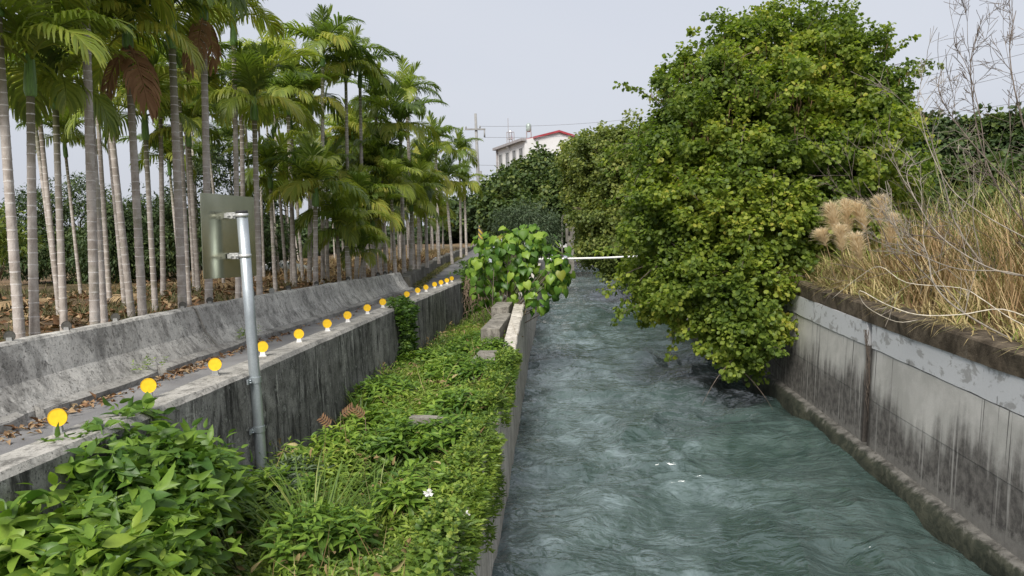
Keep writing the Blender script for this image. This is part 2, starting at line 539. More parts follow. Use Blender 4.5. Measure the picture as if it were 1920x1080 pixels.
def m_band():
    n = NT('repaired_white_band')
    c = n.coord()
    b = n.noise(n.scaled(c, (1, 1.3, 2.0)), 2.4, 6.0, 0.65, 0.5)
    col = n.mix(n.step(b, 0.54, 0.62), (0.58, 0.585, 0.59), (0.36, 0.355, 0.345))
    d = n.noise(n.scaled(c, (1, 3.0, 0.8), (0, 5, 0)), 1.7, 7.0, 0.7)
    col = n.mix(n.math('MULTIPLY', n.step(d, 0.60, 0.68), 0.75), col, (0.16, 0.155, 0.15))
    g = n.noise(c, 30.0, 4.0, 0.7)
    col = n.mix(0.2, col, n.mix(g, (0.5, 0.5, 0.5), (1.5, 1.5, 1.5)), 'MULTIPLY')
    return n.principled(col, 0.85, n.bump(g, 0.3, 0.01), 0.0, 0.3)
M['band'] = m_band()
def m_coping():
    n = NT('mossy_coping')
    c = n.coord()
    b = n.noise(c, 2.6, 6.0, 0.65, 0.4)
    col = n.mix(n.step(b, 0.35, 0.66), (0.045, 0.035, 0.024), (0.14, 0.112, 0.08))
    m = n.noise(n.scaled(c, (1, 2.5, 0.6)), 2.0, 6.0, 0.7)
    col = n.mix(n.math('MULTIPLY', n.step(m, 0.60, 0.72), 0.5), col, (0.20, 0.175, 0.14))
    g = n.noise(c, 45.0, 4.0, 0.7)
    col = n.mix(0.5, col, n.mix(g, (0.3, 0.3, 0.3), (1.7, 1.7, 1.7)), 'MULTIPLY')
    return n.principled(col, 0.95, n.bump(n.math('ADD', b, g), 0.6, 0.02), 0.0, 0.2)
M['coping'] = m_coping()
def m_ledge():
    n = NT('algae_ledge')
    c = n.coord()
    x, y, z = n.xyz(c)[:]
    b = n.noise(c, 5.0, 6.0, 0.7, 0.4)
    top = n.mix(n.step(b, 0.35, 0.65), (0.05, 0.047, 0.041), (0.15, 0.143, 0.128))
    low = n.mix(n.step(b, 0.35, 0.65), (0.018, 0.022, 0.014), (0.05, 0.052, 0.035))
    f = n.step(n.math('ADD', x, n.math('MULTIPLY', n.math('SUBTRACT', b, 0.5), 0.22)), 5.13, 5.20)
    return n.principled(n.mix(f, low, top), 0.8, n.bump(b, 0.8, 0.04), 0.0, 0.35)
M['ledge'] = m_ledge()

def m_galv():
    n = NT('galvanised_steel')
    c = n.coord()
    v = n.voronoi(c, 60.0)
    f = n.noise(n.scaled(c, (1, 1, 0.25)), 9.0, 5.0)
    col = n.mix(n.step(f, 0.35, 0.7), (0.36, 0.40, 0.42), (0.50, 0.54, 0.56))
    col = n.mix(0.25, col, n.mix(v, (0.6, 0.6, 0.6), (1.4, 1.4, 1.4)), 'MULTIPLY')
    return n.principled(col, 0.42, n.bump(f, 0.1, 0.01), 0.65, 0.5)
M['galv'] = m_galv()
def m_plate():
    n = NT('sign_back_aluminium')
    c = n.coord()
    f = n.noise(n.scaled(c, (1, 1, 0.5)), 3.0, 5.0, 0.6, 0.4)
    col = n.mix(n.step(f, 0.3, 0.7), (0.29, 0.30, 0.22), (0.38, 0.39, 0.30))
    s = n.noise(c, 45.0, 4.0, 0.7)
    col = n.mix(n.math('MULTIPLY', n.step(s, 0.60, 0.70), 0.35), col, (0.62, 0.60, 0.52))
    return n.principled(col, n.math('ADD', 0.13, n.math('MULTIPLY', s, 0.14)), n.bump(f, 0.03, 0.02), 0.85, 0.5)
M['plate'] = m_plate()
M['clamp'] = plain('clamp_metal', (0.62, 0.62, 0.60), 0.4, 0.15, 20.0, 0.5)
M['rubber'] = plain('dark_cap', (0.04, 0.04, 0.04), 0.7, 0.3, 20.0)
M['signface'] = plain('sign_front_sheet', (0.7, 0.7, 0.66), 0.4, 0.05, 5.0)
M['yellow'] = plain('yellow_reflector', (0.80, 0.49, 0.012), 0.5, 0.10, 22.0, 0.0, 0.5, 0.05)
M['white'] = plain('white_plastic', (0.72, 0.71, 0.68), 0.6, 0.15, 30.0)
M['greyfoot'] = plain('grey_foot', (0.25, 0.25, 0.24), 0.7, 0.2, 30.0)
M['darkdisc'] = plain('weathered_disc', (0.06, 0.058, 0.05), 0.7, 0.4, 20.0)
M['greydisc'] = plain('grey_disc', (0.24, 0.24, 0.22), 0.7, 0.3, 20.0)
M['bleached'] = plain('bleached_stick', (0.50, 0.45, 0.36), 0.85, 0.25, 14.0)
M['twig'] = plain('grey_twig', (0.235, 0.205, 0.165), 0.9, 0.35, 10.0)
M['twigdark'] = plain('brown_twig', (0.12, 0.095, 0.075), 0.9, 0.35, 10.0)
M['bark'] = plain('bark', (0.11, 0.085, 0.06), 0.95, 0.4, 9.0, bump=0.6)
M['deadvine'] = plain('dead_vine', (0.20, 0.145, 0.10), 0.95, 0.35, 10.0)

# ---------------------------------------------------------------- lines of the place (y -> value)
ROAD_L = poly([(-14, -5.4), (12, -5.43), (16, -5.25), (24.3, -4.92), (26, -5.15), (29, -5.5), (42, -6.7), (58, -7.8), (80, -8.9), (112, -11.6)])
WALL_F = poly([(-14, -4.02), (5, -3.98), (8.6, -3.86), (17, -3.74), (26, -3.52), (34, -3.4), (45, -3.9), (60, -5.4), (80, -6.7), (112, -9.3)])
ROAD_Z = poly([(-14, 2.45), (45, 2.45), (58, 2.52), (80, 2.92), (112, 3.3)])
CAN_L = poly([(-14, -0.86), (5, -0.88), (9.6, -0.91), (15.1, -0.98), (26, -1.11), (37, -1.17), (112, -1.3)])
CAN_LT = poly([(-14, 1.58), (16.2, 1.58), (16.6, 1.75), (23, 2.2), (112, 2.4)])
COP_Z = poly([(-14, 2.3), (9.18, 2.68), (12.2, 2.77), (18.3, 3.0), (30, 3.1), (112, 3.1)])
JOINT_Z = poly([(-14, 1.3), (8.9, 1.93), (18.45, 2.28), (30, 2.35), (112, 2.35)])
LEDGE_Z = poly([(-14, 0.1), (8.7, 0.27), (18.8, 0.50), (112, 0.55)])
BAR_Z = poly([(-14, 3.26), (7, 3.22), (11.5, 3.19), (16.8, 3.14), (24.3, 3.05), (30, 3.0)])
GROUND_LZ = 2.88
def soil_z(x, y):
    a, b = WALL_F(y), CAN_L(y) - 0.3
    t = min(1, max(0, (x - a) / (b - a)))
    base = float(np.interp(y, [-14, 30, 42, 60, 112], [1.0, 1.0, 1.7, 2.2, 2.6]))
    return base + 0.28 * t + 0.07 * float(noise(x * 1.3, y * 1.3, 0, 3))
def bank_z(x, y):
    return COP_Z(y) - 0.10 + 0.06 * float(noise(x * 0.8, y * 0.8, 0, 5)) + min(0.5, max(0, (x - 6) * 0.03))
def left_z(x, y):
    e = ROAD_L(y) - 0.5
    near = float(np.interp(y, [-14, 24, 27, 112], [GROUND_LZ, GROUND_LZ, 2.86, 3.25]))
    return near + 0.09 * float(noise(x * 0.7, y * 0.7, 0, 8)) + 0.05 * float(noise(x * 2.1, y * 2.1, 0, 9))

# ---------------------------------------------------------------- ground, road, water
g = MB()
ysg = list(np.arange(-14, 112.1, 1.0))
sheet(g, lambda y: -44.0, lambda y: ROAD_L(y) - 0.40, ysg, left_z, 44)
sheet(g, lambda y: -900.0, lambda y: -44.0, [-14, 112], lambda x, y: 2.9)
sheet(g, lambda y: 5.80, lambda y: 44.0, ysg, bank_z, 40)
sheet(g, lambda y: 44.0, lambda y: 900.0, [-14, 112], lambda x, y: 3.2)
sheet(g, lambda y: -900.0, lambda y: 900.0, [112, 1400], lambda x, y: 3.0)
sheet(g, lambda y: -900.0, lambda y: 900.0, [-400, -14], lambda x, y: 2.3)
tag(g.build('ground', M['palmsoil'], smooth=True), kind='structure')
g = MB()
sheet(g, lambda y: WALL_F(y) - 0.02, lambda y: CAN_L(y) - 0.25, list(np.arange(-14, 112.1, 0.5)), soil_z, 10)
tag(g.build('bank_soil', M['stripsoil'], smooth=True), kind='structure')
g = MB()
sheet(g, lambda y: ROAD_L(y) - 0.2, lambda y: WALL_F(y) - 0.30, list(np.arange(-14, 112.1, 0.5)),
      lambda x, y: ROAD_Z(y) + 0.012 * float(noise(x * 1.7, y * 1.7, 0, 2)), 5)
tag(g.build('road', M['asphalt'], smooth=True), kind='structure')

def water_h(x, y):
    wx = x + 0.45 * noise(x * 0.5, y * 0.4, 0, 21)
    wy = y + 0.7 * noise(x * 0.6 + 9, y * 0.5, 0, 22)
    h = 0.15 * fbm(wx * 0.55, wy * 0.66, 0, 23, 2)
    rd = 1 - np.abs(noise(wx * 1.15, wy * 0.95, 0, 25))
    h = h + 0.085 * (rd * rd - 0.45)
    rd2 = 1 - np.abs(noise(wx * 2.0 + 4, wy * 2.6, 0, 27))
    h = h + 0.028 * (rd2 * rd2 - 0.45)
    h = h + 0.012 * noise(wx * 4.0, wy * 5.5, 0, 28) + 0.005 * noise(wx * 9, wy * 12, 0, 29)
    for cx, cy, sx, sy, am in ((2.6, 24.6, 0.9, 0.55, 0.30), (1.6, 22.4, 0.9, 0.5, 0.14), (3.4, 19.2, 1.0, 0.6, 0.12), (4.9, 16.4, 0.8, 1.4, 0.20),
                               (4.6, 13.5, 0.7, 1.0, 0.12), (0.5, 17.0, 0.9, 0.6, 0.10), (2.2, 14.0, 1.1, 0.5, 0.11), (4.9, 20.5, 0.6, 0.9, -0.15)):
        h = h + am * np.exp(-((x - cx) / sx) ** 2 - ((y - cy) / sy) ** 2)
    fade = np.clip((y - 30) / 40, 0, 1)
    return h * (1 - 0.6 * fade)
wy = [-14.0]
while wy[-1] < 113:
    wy.append(wy[-1] + max(0.045, 0.0042 * abs(wy[-1])) if wy[-1] > 5 else wy[-1] + 0.25)
wy = np.array(wy)
wx = np.linspace(-1.34, 5.34, 130)
WX, WY = np.meshgrid(wx, wy)
WV = np.stack([WX, WY, water_h(WX, WY)], -1).reshape(-1, 3)
nx = len(wx)
ii, jj = np.meshgrid(np.arange(len(wy) - 1), np.arange(nx - 1), indexing='ij')
b0 = (ii * nx + jj).ravel()
WF = np.stack([b0, b0 + 1, b0 + nx + 1, b0 + nx], 1)
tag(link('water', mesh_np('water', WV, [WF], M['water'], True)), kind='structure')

# ---------------------------------------------------------------- walls on the road side
def jit(y, k, s=1.0):
    return s * (0.012 * float(noise(y * 1.9, k * 7.1, 0, 31)) + 0.006 * float(noise(y * 7.0, k * 3.3, 0, 32)))
rw = empty('retaining_wall', (WALL_F(9), 9, 1.0))
tag(rw, 'dark streaked concrete retaining wall carrying the row of yellow reflectors', 'wall')
def rel(o, root):                       # world-space mesh under a root
    o.parent = root
    o.location = -Vector(root.location)
    return o
for y0, y1, dz, dx in ((-14, 16.95, 0, 0), (16.99, 26.4, -0.03, -0.04), (26.44, 45, -0.05, -0.06)):
    mb = MB()
    sweep(mb, lambda y: [(WALL_F(y) + dx + 0.05, 0.5), (WALL_F(y) + dx + 0.02 + jit(y, 5), 1.6), (WALL_F(y) + dx + jit(y, 1), 2.55 + dz),
                         (WALL_F(y) + dx - 0.04, 2.6 + dz + jit(y, 2)), (WALL_F(y) + dx - 0.40, 2.6 + dz + jit(y, 3)), (WALL_F(y) + dx - 0.43, 2.56 + dz), (WALL_F(y) + dx - 0.44, 0.5)],
          np.arange(y0, y1 + 0.01, (y1 - y0) / max(4, round((y1 - y0) / 0.3))))
    n7 = 7
    for i, f in enumerate(mb.f):
        ks = sorted({v % n7 for v in f})
        if len(f) == 4 and ks in ([3, 4], [2, 3], [4, 5]): mb.m[i] = 1
    rel(mb.build('wall_segment', [M['retaining'], M['walltop']]), rw)

jb = empty('concrete_barrier', (ROAD_L(9), 9, 2.45))
tag(jb, 'mottled grey sloped concrete barrier between the road and the palm trunks', 'barrier')
def bar_prof(y):
    x, t = ROAD_L(y), BAR_Z(y)
    return [(x + 0.02, 2.3), (x + 0.0 + jit(y, 1), 2.52), (x - 0.20 + jit(y, 2), 2.80), (x - 0.30 + jit(y, 3), t - 0.03), (x - 0.33, t + jit(y, 4)),
            (x - 0.47, t + jit(y, 5)), (x - 0.50, t - 0.03), (x - 0.52, 2.3)]
ends = [-14, -3.2, 4.1, 11.32, 18.2, 24.35]
for a, b in zip(ends[:-1], ends[1:]):
    mb = MB()
    sweep(mb, bar_prof, np.arange(a + 0.012, b - 0.011, (b - a - 0.024) / max(6, round((b - a) / 0.25))))
    rel(mb.build('barrier_section', M['barrier']), jb)
mb = MB()                                # mortar run down the joint by the sign
pts = [bar_prof(11.33)[k] for k in (4, 3, 2, 1)]
mb.tube([(x + 0.012, 11.30 + 0.05 * i, z + 0.004) for i, (x, z) in enumerate(pts)] + [(pts[-1][0] + 0.06, 11.6, 2.5)], [0.018, 0.02, 0.018, 0.022, 0.02], 6)
rel(mb.build('mortar_line', M['kerb'], smooth=True), jb)

kerb = empty('kerb', (ROAD_L(9), 9, 2.45))
tag(kerb, kind='structure')
for a, b in ((-14, -2), (-1.96, 4), (4.03, 6.98), (7.25, 9.42), (9.62, 13), (13.03, 17), (17.02, 20.6), (20.63, 24.3)):
    mb = MB()
    sweep(mb, lambda y: [(ROAD_L(y) + 0.13 + jit(y, 7, 2), 2.40), (ROAD_L(y) + 0.12 + jit(y, 8, 2), 2.525 + jit(y, 9)), (ROAD_L(y) + 0.10, 2.54 + jit(y, 9, 1.5)), (ROAD_L(y) + 0.012, 2.57 + jit(y, 2)), (ROAD_L(y) + 0.012, 2.40)],
          np.linspace(a, b, max(5, int((b - a) / 0.2))))
    rel(mb.build('kerb_stone', M['kerb']), kerb)

lw = MB()
sweep(lw, lambda y: [(ROAD_L(y) + 0.03, ROAD_Z(y) - 0.2), (ROAD_L(y) - 0.03 + jit(y, 1, 2), left_z(-8, y) + 0.02 + jit(y, 2, 3)), (ROAD_L(y) - 0.08, left_z(-8, y) + 0.05 + jit(y, 2, 3)),
                     (ROAD_L(y) - 0.33, left_z(-8, y) + 0.05 + jit(y, 3, 3)), (ROAD_L(y) - 0.36, ROAD_Z(y) - 0.2)], np.arange(24.45, 100, 0.5))
tag(lw.build('low_wall', M['lowwall']), 'low dark concrete wall edging the road bend beyond the barrier', 'wall')

# ---------------------------------------------------------------- canal walls
cl = empty('canal_wall', (CAN_L(9) - 0.15, 9, 0.0))
tag(cl, 'narrow pale concrete canal wall holding the weedy strip', 'wall')
for y0, y1 in ((-14, 6.0), (6.02, 16.3), (16.32, 26), (26.02, 112)):
    mb = MB()
    sweep(mb, lambda y: [(CAN_L(y) + 0.03, -0.6), (CAN_L(y) + jit(y, 1), CAN_LT(y) - 0.03), (CAN_L(y) - 0.03, CAN_LT(y) + jit(y, 2)), (CAN_L(y) - 0.30, CAN_LT(y) + jit(y, 3)), (CAN_L(y) - 0.32, -0.6)],
          np.linspace(y0, y1, max(6, int((y1 - y0) / 0.3))))
    rel(mb.build('wall_segment', M['canalleft']), cl)
def con_block(x0, x1, y0, y1, z0, z1, label, rz=0.0):
    mb = MB()
    rot = Matrix.Rotation(rz, 3, 'Z')
    cx, cy = (x0 + x1) / 2, (y0 + y1) / 2
    e = 0.02
    dx, dy = (x1 - x0) / 2, (y1 - y0) / 2
    rows = []
    for z, k in ((z0, 0), (z1 - e, 0), (z1, e)):
        rows.append([rot @ Vector((sx * (dx - k), sy * (dy - k), 0)) + Vector((0, 0, z - z0 + 0.012 * random.uniform(-1, 1) * (z > z0))) for sx, sy in ((-1, -1), (1, -1), (1, 1), (-1, 1))])
    vs = [v for r in rows for v in r]
    fs = [(3, 2, 1, 0), (8, 9, 10, 11)] + [(r * 4 + k, r * 4 + (k + 1) % 4, r * 4 + 4 + (k + 1) % 4, r * 4 + 4 + k) for r in (0, 1) for k in range(4)]
    mb.add(vs, fs)
    o = mb.build('concrete_block', M['block'])
    o.location = (cx, cy, z0)
    return tag(o, label, 'block')
con_block(-1.74, -1.28, 14.4, 15.5, 1.10, 1.80, 'short concrete block half buried in weeds, nearest of the blocks beside the canal wall', -0.03)
con_block(-1.84, -1.40, 17.3, 20.6, 1.10, 2.02, 'long concrete block beside the canal wall, second from the camera', -0.02)
con_block(-1.90, -1.42, 20.7, 25.8, 1.15, 2.20, 'long concrete block under the big leaved shrub, beside the canal wall', -0.01)

cr = empty('canal_wall', (5.3, 13, 0.0))
tag(cr, 'tall stained concrete canal wall with white upper band and dark coping', 'wall')
def wx_at(z): return 5.25 + 0.06 * z
spans = ((-14, 5.5), (5.53, 13.16), (13.36, 18.72), (18.75, 112))
def seg(y0, y1, st=0.4): return np.linspace(y0, y1, max(4, int((y1 - y0) / st)))
for y0, y1 in spans:
    for lo, hi, off in ((0.0, 0.5, 0.0), (0.5, 1.0, 0.004)):
        def zz(y, t): return LEDGE_Z(y) - 0.06 + (JOINT_Z(y) - 0.012 - LEDGE_Z(y) + 0.06) * t
        mb = MB()
        sweep(mb, lambda y: [(wx_at(zz(y, lo)) - off, zz(y, lo) + (0.002 if lo else -0.3)), (wx_at(zz(y, hi)) - off, zz(y, hi) - 0.002), (5.62, zz(y, hi) - 0.002), (5.62, zz(y, lo) + (0.002 if lo else -0.3))], seg(y0, y1))
        rel(mb.build('wall_panel', M['canalright']), cr)
    mb = MB()
    sweep(mb, lambda y: [(5.358, JOINT_Z(y) + jit(y, 4, 1.0)), (5.36, COP_Z(y) - 0.305), (5.60, COP_Z(y) - 0.305), (5.60, JOINT_Z(y) + 0.005)], seg(y0, y1, 0.15))
    rel(mb.build('upper_band', M['band']), cr)
for y0, y1 in ((-14, 5.0), (5.03, 13.55), (13.58, 18.95), (18.99, 112)):
    d = {5.03: -0.03}.get(y0, 0.0)
    mb = MB()
    sweep(mb, lambda y: [(5.37 + d + jit(y, 1, 1.5), COP_Z(y) - 0.30), (5.37 + d + jit(y, 2, 1.5), COP_Z(y) - 0.03), (5.40 + d, COP_Z(y) + jit(y, 3)), (5.84, COP_Z(y) + jit(y, 4)), (5.86, COP_Z(y) - 0.30)], seg(y0, y1, 0.2))
    rel(mb.build('coping', M['coping']), cr)
mb = MB()
sweep(mb, lambda y: [(5.02 + 0.05 * float(noise(y * 1.1, 3, 0, 41)), -0.6), (5.08 + 0.05 * float(noise(y * 1.1, 3, 0, 41)) + jit(y, 1, 3), LEDGE_Z(y) - 0.14), (5.16 + jit(y, 2, 3), LEDGE_Z(y) - 0.03), (5.275, LEDGE_Z(y)), (5.5, LEDGE_Z(y)), (5.5, -0.6)], seg(-14, 112, 0.2))
rel(mb.build('ledge', M['ledge'], smooth=True), cr)
mb = MB()                                # dark backing of the open joint
sweep(mb, lambda y: [(5.52, 0.0), (5.52, 2.6), (5.60, 2.6), (5.60, 0.0)], [13.1, 13.42])
rel(mb.build('joint_backing', M['coping']), cr)
mb = MB()
for k in range(12):
    y = 13.26 + random.uniform(-0.09, 0.09)
    z = 2.38
    L = random.uniform(0.5, 1.9)
    pts = []
    for i in range(8):
        t = i / 7
        pts.append((5.34 + 0.07 * t * random.uniform(0.6, 1) - 0.05 * random.random(), y + random.uniform(-0.035, 0.035), z - L * t))
    mb.tube(pts, [random.uniform(0.002, 0.005)] * 8, 4)
tag(mb.build('hanging_roots', M['twigdark']), 'thin dry brown roots hanging in the open joint of the stained wall', 'roots')

# ---------------------------------------------------------------- sign on its pole
PY = 8.95
pb, pt = at_y(475, 892, PY), at_y(453.5, 398, PY)
pb[0] = WALL_F(PY) + 0.085
root = empty('sign_post', tuple(pb))
tag(root, 'square metal traffic sign seen from behind on a galvanised pole strapped to the wall', 'sign')
axis = Vector(pt - pb)
def on_pole(t): return Vector(pb) + axis * t
mb = MB()
mb.tube([on_pole(t) for t in (-0.12, 0.0, 0.3, 0.6, 1.0)], 0.066, 20)
rel(mb.build('pole', M['galv'], smooth=True), root)
mb = MB()
mb.tube([on_pole(0.996), on_pole(1.006)], 0.069, 20)
rel(mb.build('pole_cap', M['rubber'], smooth=True), root)
nv = Vector((math.sin(math.radians(74)), -math.cos(math.radians(74)), 0))
tv = Vector((math.cos(math.radians(74)), math.sin(math.radians(74)), 0))
zt, zb = at_y(428, 366, PY + 0.1)[2], at_y(430, 520, PY + 0.1)[2]
foot = Vector(on_pole(0.93)) - nv * 0.21
pc = Vector((foot.x, foot.y, (zt + zb) / 2)) + tv * 0.0
rot = Matrix((tv, -nv, Vector((0, 0, 1)))).transposed()
tilt = Matrix.Rotation(math.radians(-1.2), 3, nv)
mb = MB()
def rrect(w, h, r, n=4):
    q = []
    for cx, cz, a0 in ((w / 2 - r, h / 2 - r, 0), (-w / 2 + r, h / 2 - r, 90), (-w / 2 + r, -h / 2 + r, 180), (w / 2 - r, -h / 2 + r, 270)):
        for i in range(n + 1):
            a = math.radians(a0 + 90 * i / n)
            q.append((cx + r * math.cos(a), cz + r * math.sin(a)))
    return q
q = rrect(0.95, zt - zb, 0.025)
nq = len(q)
vs = [pc + tilt @ (tv * x + nv * 0.004 + Vector((0, 0, z))) for x, z in q] + [pc + tilt @ (tv * x - nv * 0.004 + Vector((0, 0, z))) for x, z in q]
mb.add(vs, [tuple(range(nq)), tuple(reversed(range(nq, 2 * nq)))] + [(k, nq + k, nq + (k + 1) % nq, (k + 1) % nq) for k in range(nq)])
mb.m[1] = 1
rel(mb.build('sign_plate', [M['plate'], M['signface']]), root)
for py_ in (404, 480):
    zc_ = at_y(440, py_, PY)[2]
    t = (zc_ - pb[2]) / axis.z
    c0 = on_pole(t)
    br = MB()
    br.box(c0 - nv * 0.135, (0.10, 0.13, 0.075), 0, rot)
    br.box(c0 - nv * 0.175, (0.17, 0.05, 0.055), 0, rot)
    br.box(c0 - nv * 0.095, (0.15, 0.03, 0.06), 0, rot)
    o = br.build('bracket', M['clamp'])
    rel(o, root)
    mb = MB()
    mb.tube([c0 + Vector((0, 0, -0.022)), c0 + Vector((0, 0, 0.022))], 0.073, 20)
    for s in (-1, 1): mb.tube([c0 - nv * 0.06 + tv * 0.062 * s, c0 - nv * 0.16 + tv * 0.062 * s], 0.009, 6)
    rel(mb.build('clamp_band', M['clamp'], smooth=True), root)
for py_ in (712, 804):
    zc_ = at_y(465, py_, PY)[2]
    t = (zc_ - pb[2]) / axis.z
    c0 = on_pole(t)
    mb = MB()
    mb.tube([c0 + Vector((0, 0, -0.036)), c0 + Vector((0, 0, 0.036))], 0.077, 20)
    wxf = WALL_F(PY) + 0.03
    mb.box(((c0.x + wxf) / 2, c0.y - 0.066, c0.z), (abs(c0.x - wxf) + 0.05, 0.014, 0.062))
    mb.box((wxf, c0.y - 0.12, c0.z), (0.016, 0.12, 0.062))
    for s in (-1, 1): mb.tube([(wxf, c0.y - 0.13, c0.z + 0.015 * s), (wxf + 0.03, c0.y - 0.13, c0.z + 0.015 * s)], 0.009, 6)
    rel(mb.build('wall_strap', M['galv']), root)

# ---------------------------------------------------------------- round reflectors
def disc_mesh(name, r, th, mats, stud=True):
    mb = MB()
    n = 28
    rows = [(-th / 2, r * 0.97), (-th / 2, r), (th / 2, r), (th / 2, r * 0.96), (th / 2 - 0.004, r * 0.93)]
    vs, fs = [], []
    for y, rr in rows:
        for k in range(n):
            a = 2 * math.pi * k / n
            vs.append((rr * math.cos(a), -y, rr * math.sin(a)))
    for i in range(len(rows) - 1):
        for k in range(n):
            k2 = (k + 1) % n
            fs.append((i * n + k, i * n + k2, (i + 1) * n + k2, (i + 1) * n + k))
    fs.append(tuple(range(n)))
    fs.append(tuple(reversed(range((len(rows) - 1) * n, len(rows) * n))))
    mb.add(vs, fs)
    return mb.mesh(name, mats)
R_D = 0.077
me_disc = disc_mesh('reflector_disc', R_D, 0.018, M['yellow'])
mb = MB(); mb.box((0, 0, 0.028), (0.075, 0.05, 0.06), 0, None, 0.85); mb.box((0, 0, 0.004), (0.10, 0.07, 0.010))
me_foot_w = mb.mesh('reflector_foot', M['white'])
mb = MB(); mb.box((0, 0, 0.028), (0.075, 0.05, 0.06), 0, None, 0.85); mb.box((0, 0, 0.004), (0.10, 0.07, 0.010))
me_foot_g = mb.mesh('reflector_foot', M['greyfoot'])
spots = [(90, 812), (277, 747), (404, 704), (493, 668), (561, 642), (614, 621), (652, 604), (689, 589), (718, 577), None, (763, 561), (782, 553), (798, 547), (815, 541), (827, 537), (838, 533), (847, 529)]
words = ['nearest yellow round reflector, poking out of the leafy bush', 'second yellow reflector from the camera, just above the bush tip', 'third yellow reflector from the camera, left of the sign pole',
         'yellow reflector immediately behind the sign pole on its canal side', 'fifth yellow reflector from the camera, second past the sign pole', 'sixth yellow reflector from the camera, third past the sign pole',
         'seventh yellow reflector from the camera, on the streaked wall', 'eighth yellow reflector from the camera, on the streaked wall', 'yellow reflector last before the creeper on the wall', None,
         'yellow reflector half sunk in the top of the wall creeper', 'first yellow reflector clear of the creeper', 'second yellow reflector past the creeper', 'third yellow reflector past the creeper',
         'fourth yellow reflector past the creeper', 'yellow reflector last but one before the wall ends at ivy', 'last yellow reflector before the wall disappears under ivy']
def reflector(p, rz, label, disc, foot, group, cat='reflector', name='reflector', lift=0.057, sc=1.0, tiltx=0.0):
    r = empty(name, tuple(p), rz)
    r.rotation_euler[0] = tiltx
    tag(r, label, cat, group)
    r.scale = (sc,) * 3
    o = link('disc', disc, r); o.location = (0, 0, lift + R_D)
    o = link('foot', foot, r)
    return r
for i, (s, w) in enumerate(zip(spots, words)):
    if s is None: continue
    p = at_z(s[0], s[1], 2.6 + (-0.035 if i > 8 else 0.003))
    p[0] = min(max(p[0], WALL_F(p[1]) - 0.38), WALL_F(p[1]) - 0.08)
    reflector(p, math.radians(20 + random.uniform(-7, 7)), w, me_disc, me_foot_g if i < 3 else me_foot_w, 'yellow reflectors along the retaining wall', tiltx=random.uniform(-.05, .05))
reflector((WALL_F(33.6) - 0.25, 33.6, 2.555), 0.3, 'yellow reflector glimpsed through the big leaved shrub', me_disc, me_foot_w, 'yellow reflectors along the retaining wall')
me_dd = disc_mesh('weathered_disc', R_D * 0.92, 0.018, M['darkdisc'])
me_gd = disc_mesh('grey_disc', R_D * 0.92, 0.018, M['greydisc'])
me_foot_d = me_foot_g
bars = [(20, 646), (126, 627), (218, 610), (343, 587), (394, 577), (474, 561), (510, 555), (541, 549), (594, 538), (653, 528), (709, 519), (722, 516), (733, 514)]
barw = ['dark round disc on the barrier, farthest towards the photo\'s left edge', 'dark round disc on the barrier beside the slim third palm trunk', 'dim dark disc on the barrier between two pale palm trunks', 'dark round disc on the barrier just ahead of the sign plate',
        'dark round disc on the barrier right under the sign plate', 'dim disc on the barrier just past the sign pole', 'pale grey disc on the barrier, first clear of the sign', 'dim disc on the barrier, second clear of the sign',
        'dark disc on the barrier below the bright young palm', 'dark disc on the barrier below the smallest young palm', 'dark disc third from the barrier\'s far end', 'dark disc second from the barrier\'s far end', 'dark disc closest to the barrier\'s far end']
for i, (s, w) in enumerate(zip(bars, barw)):
    d = _ray(*s)
    # meet the barrier's top line
    best = min(np.arange(5, 24.3, 0.02), key=lambda y: abs((CAM + d * y / d[1])[0] - (ROAD_L(y) - 0.40)))
    reflector((ROAD_L(best) - 0.40, best, BAR_Z(best) - 0.01), math.radians(15), w, me_gd if i in (6,) else me_dd, me_foot_d, 'dark discs along the barrier top', cat='disc', name='round_disc', lift=0.0, sc=0.8)

# ---------------------------------------------------------------- areca palms
M['frond'] = leaf_mat('palm_frond', [(0.0, (0.060, 0.100, 0.026)), (0.35, (0.13, 0.19, 0.038)), (0.7, (0.25, 0.315, 0.055)), (1.0, (0.42, 0.43, 0.09))], 0.5, 0.38, 0.7, 0.5)
M['frondold'] = leaf_mat('ageing_frond', [(0.0, (0.12, 0.18, 0.03)), (0.5, (0.27, 0.32, 0.055)), (1.0, (0.48, 0.42, 0.08))], 0.48, 0.42, 0.5, 0.4)
M['fronddead'] = leaf_mat('dead_frond', [(0.0, (0.20, 0.105, 0.055)), (1.0, (0.40, 0.24, 0.13))], 0.3, 0.8, 0.5, 0.1, tint=(1, 1, 1))
M['frondlitter'] = leaf_mat('fallen_frond', [(0.0, (0.20, 0.135, 0.075)), (1.0, (0.40, 0.29, 0.17))], 0.1, 0.9, 0.5, 0.1)
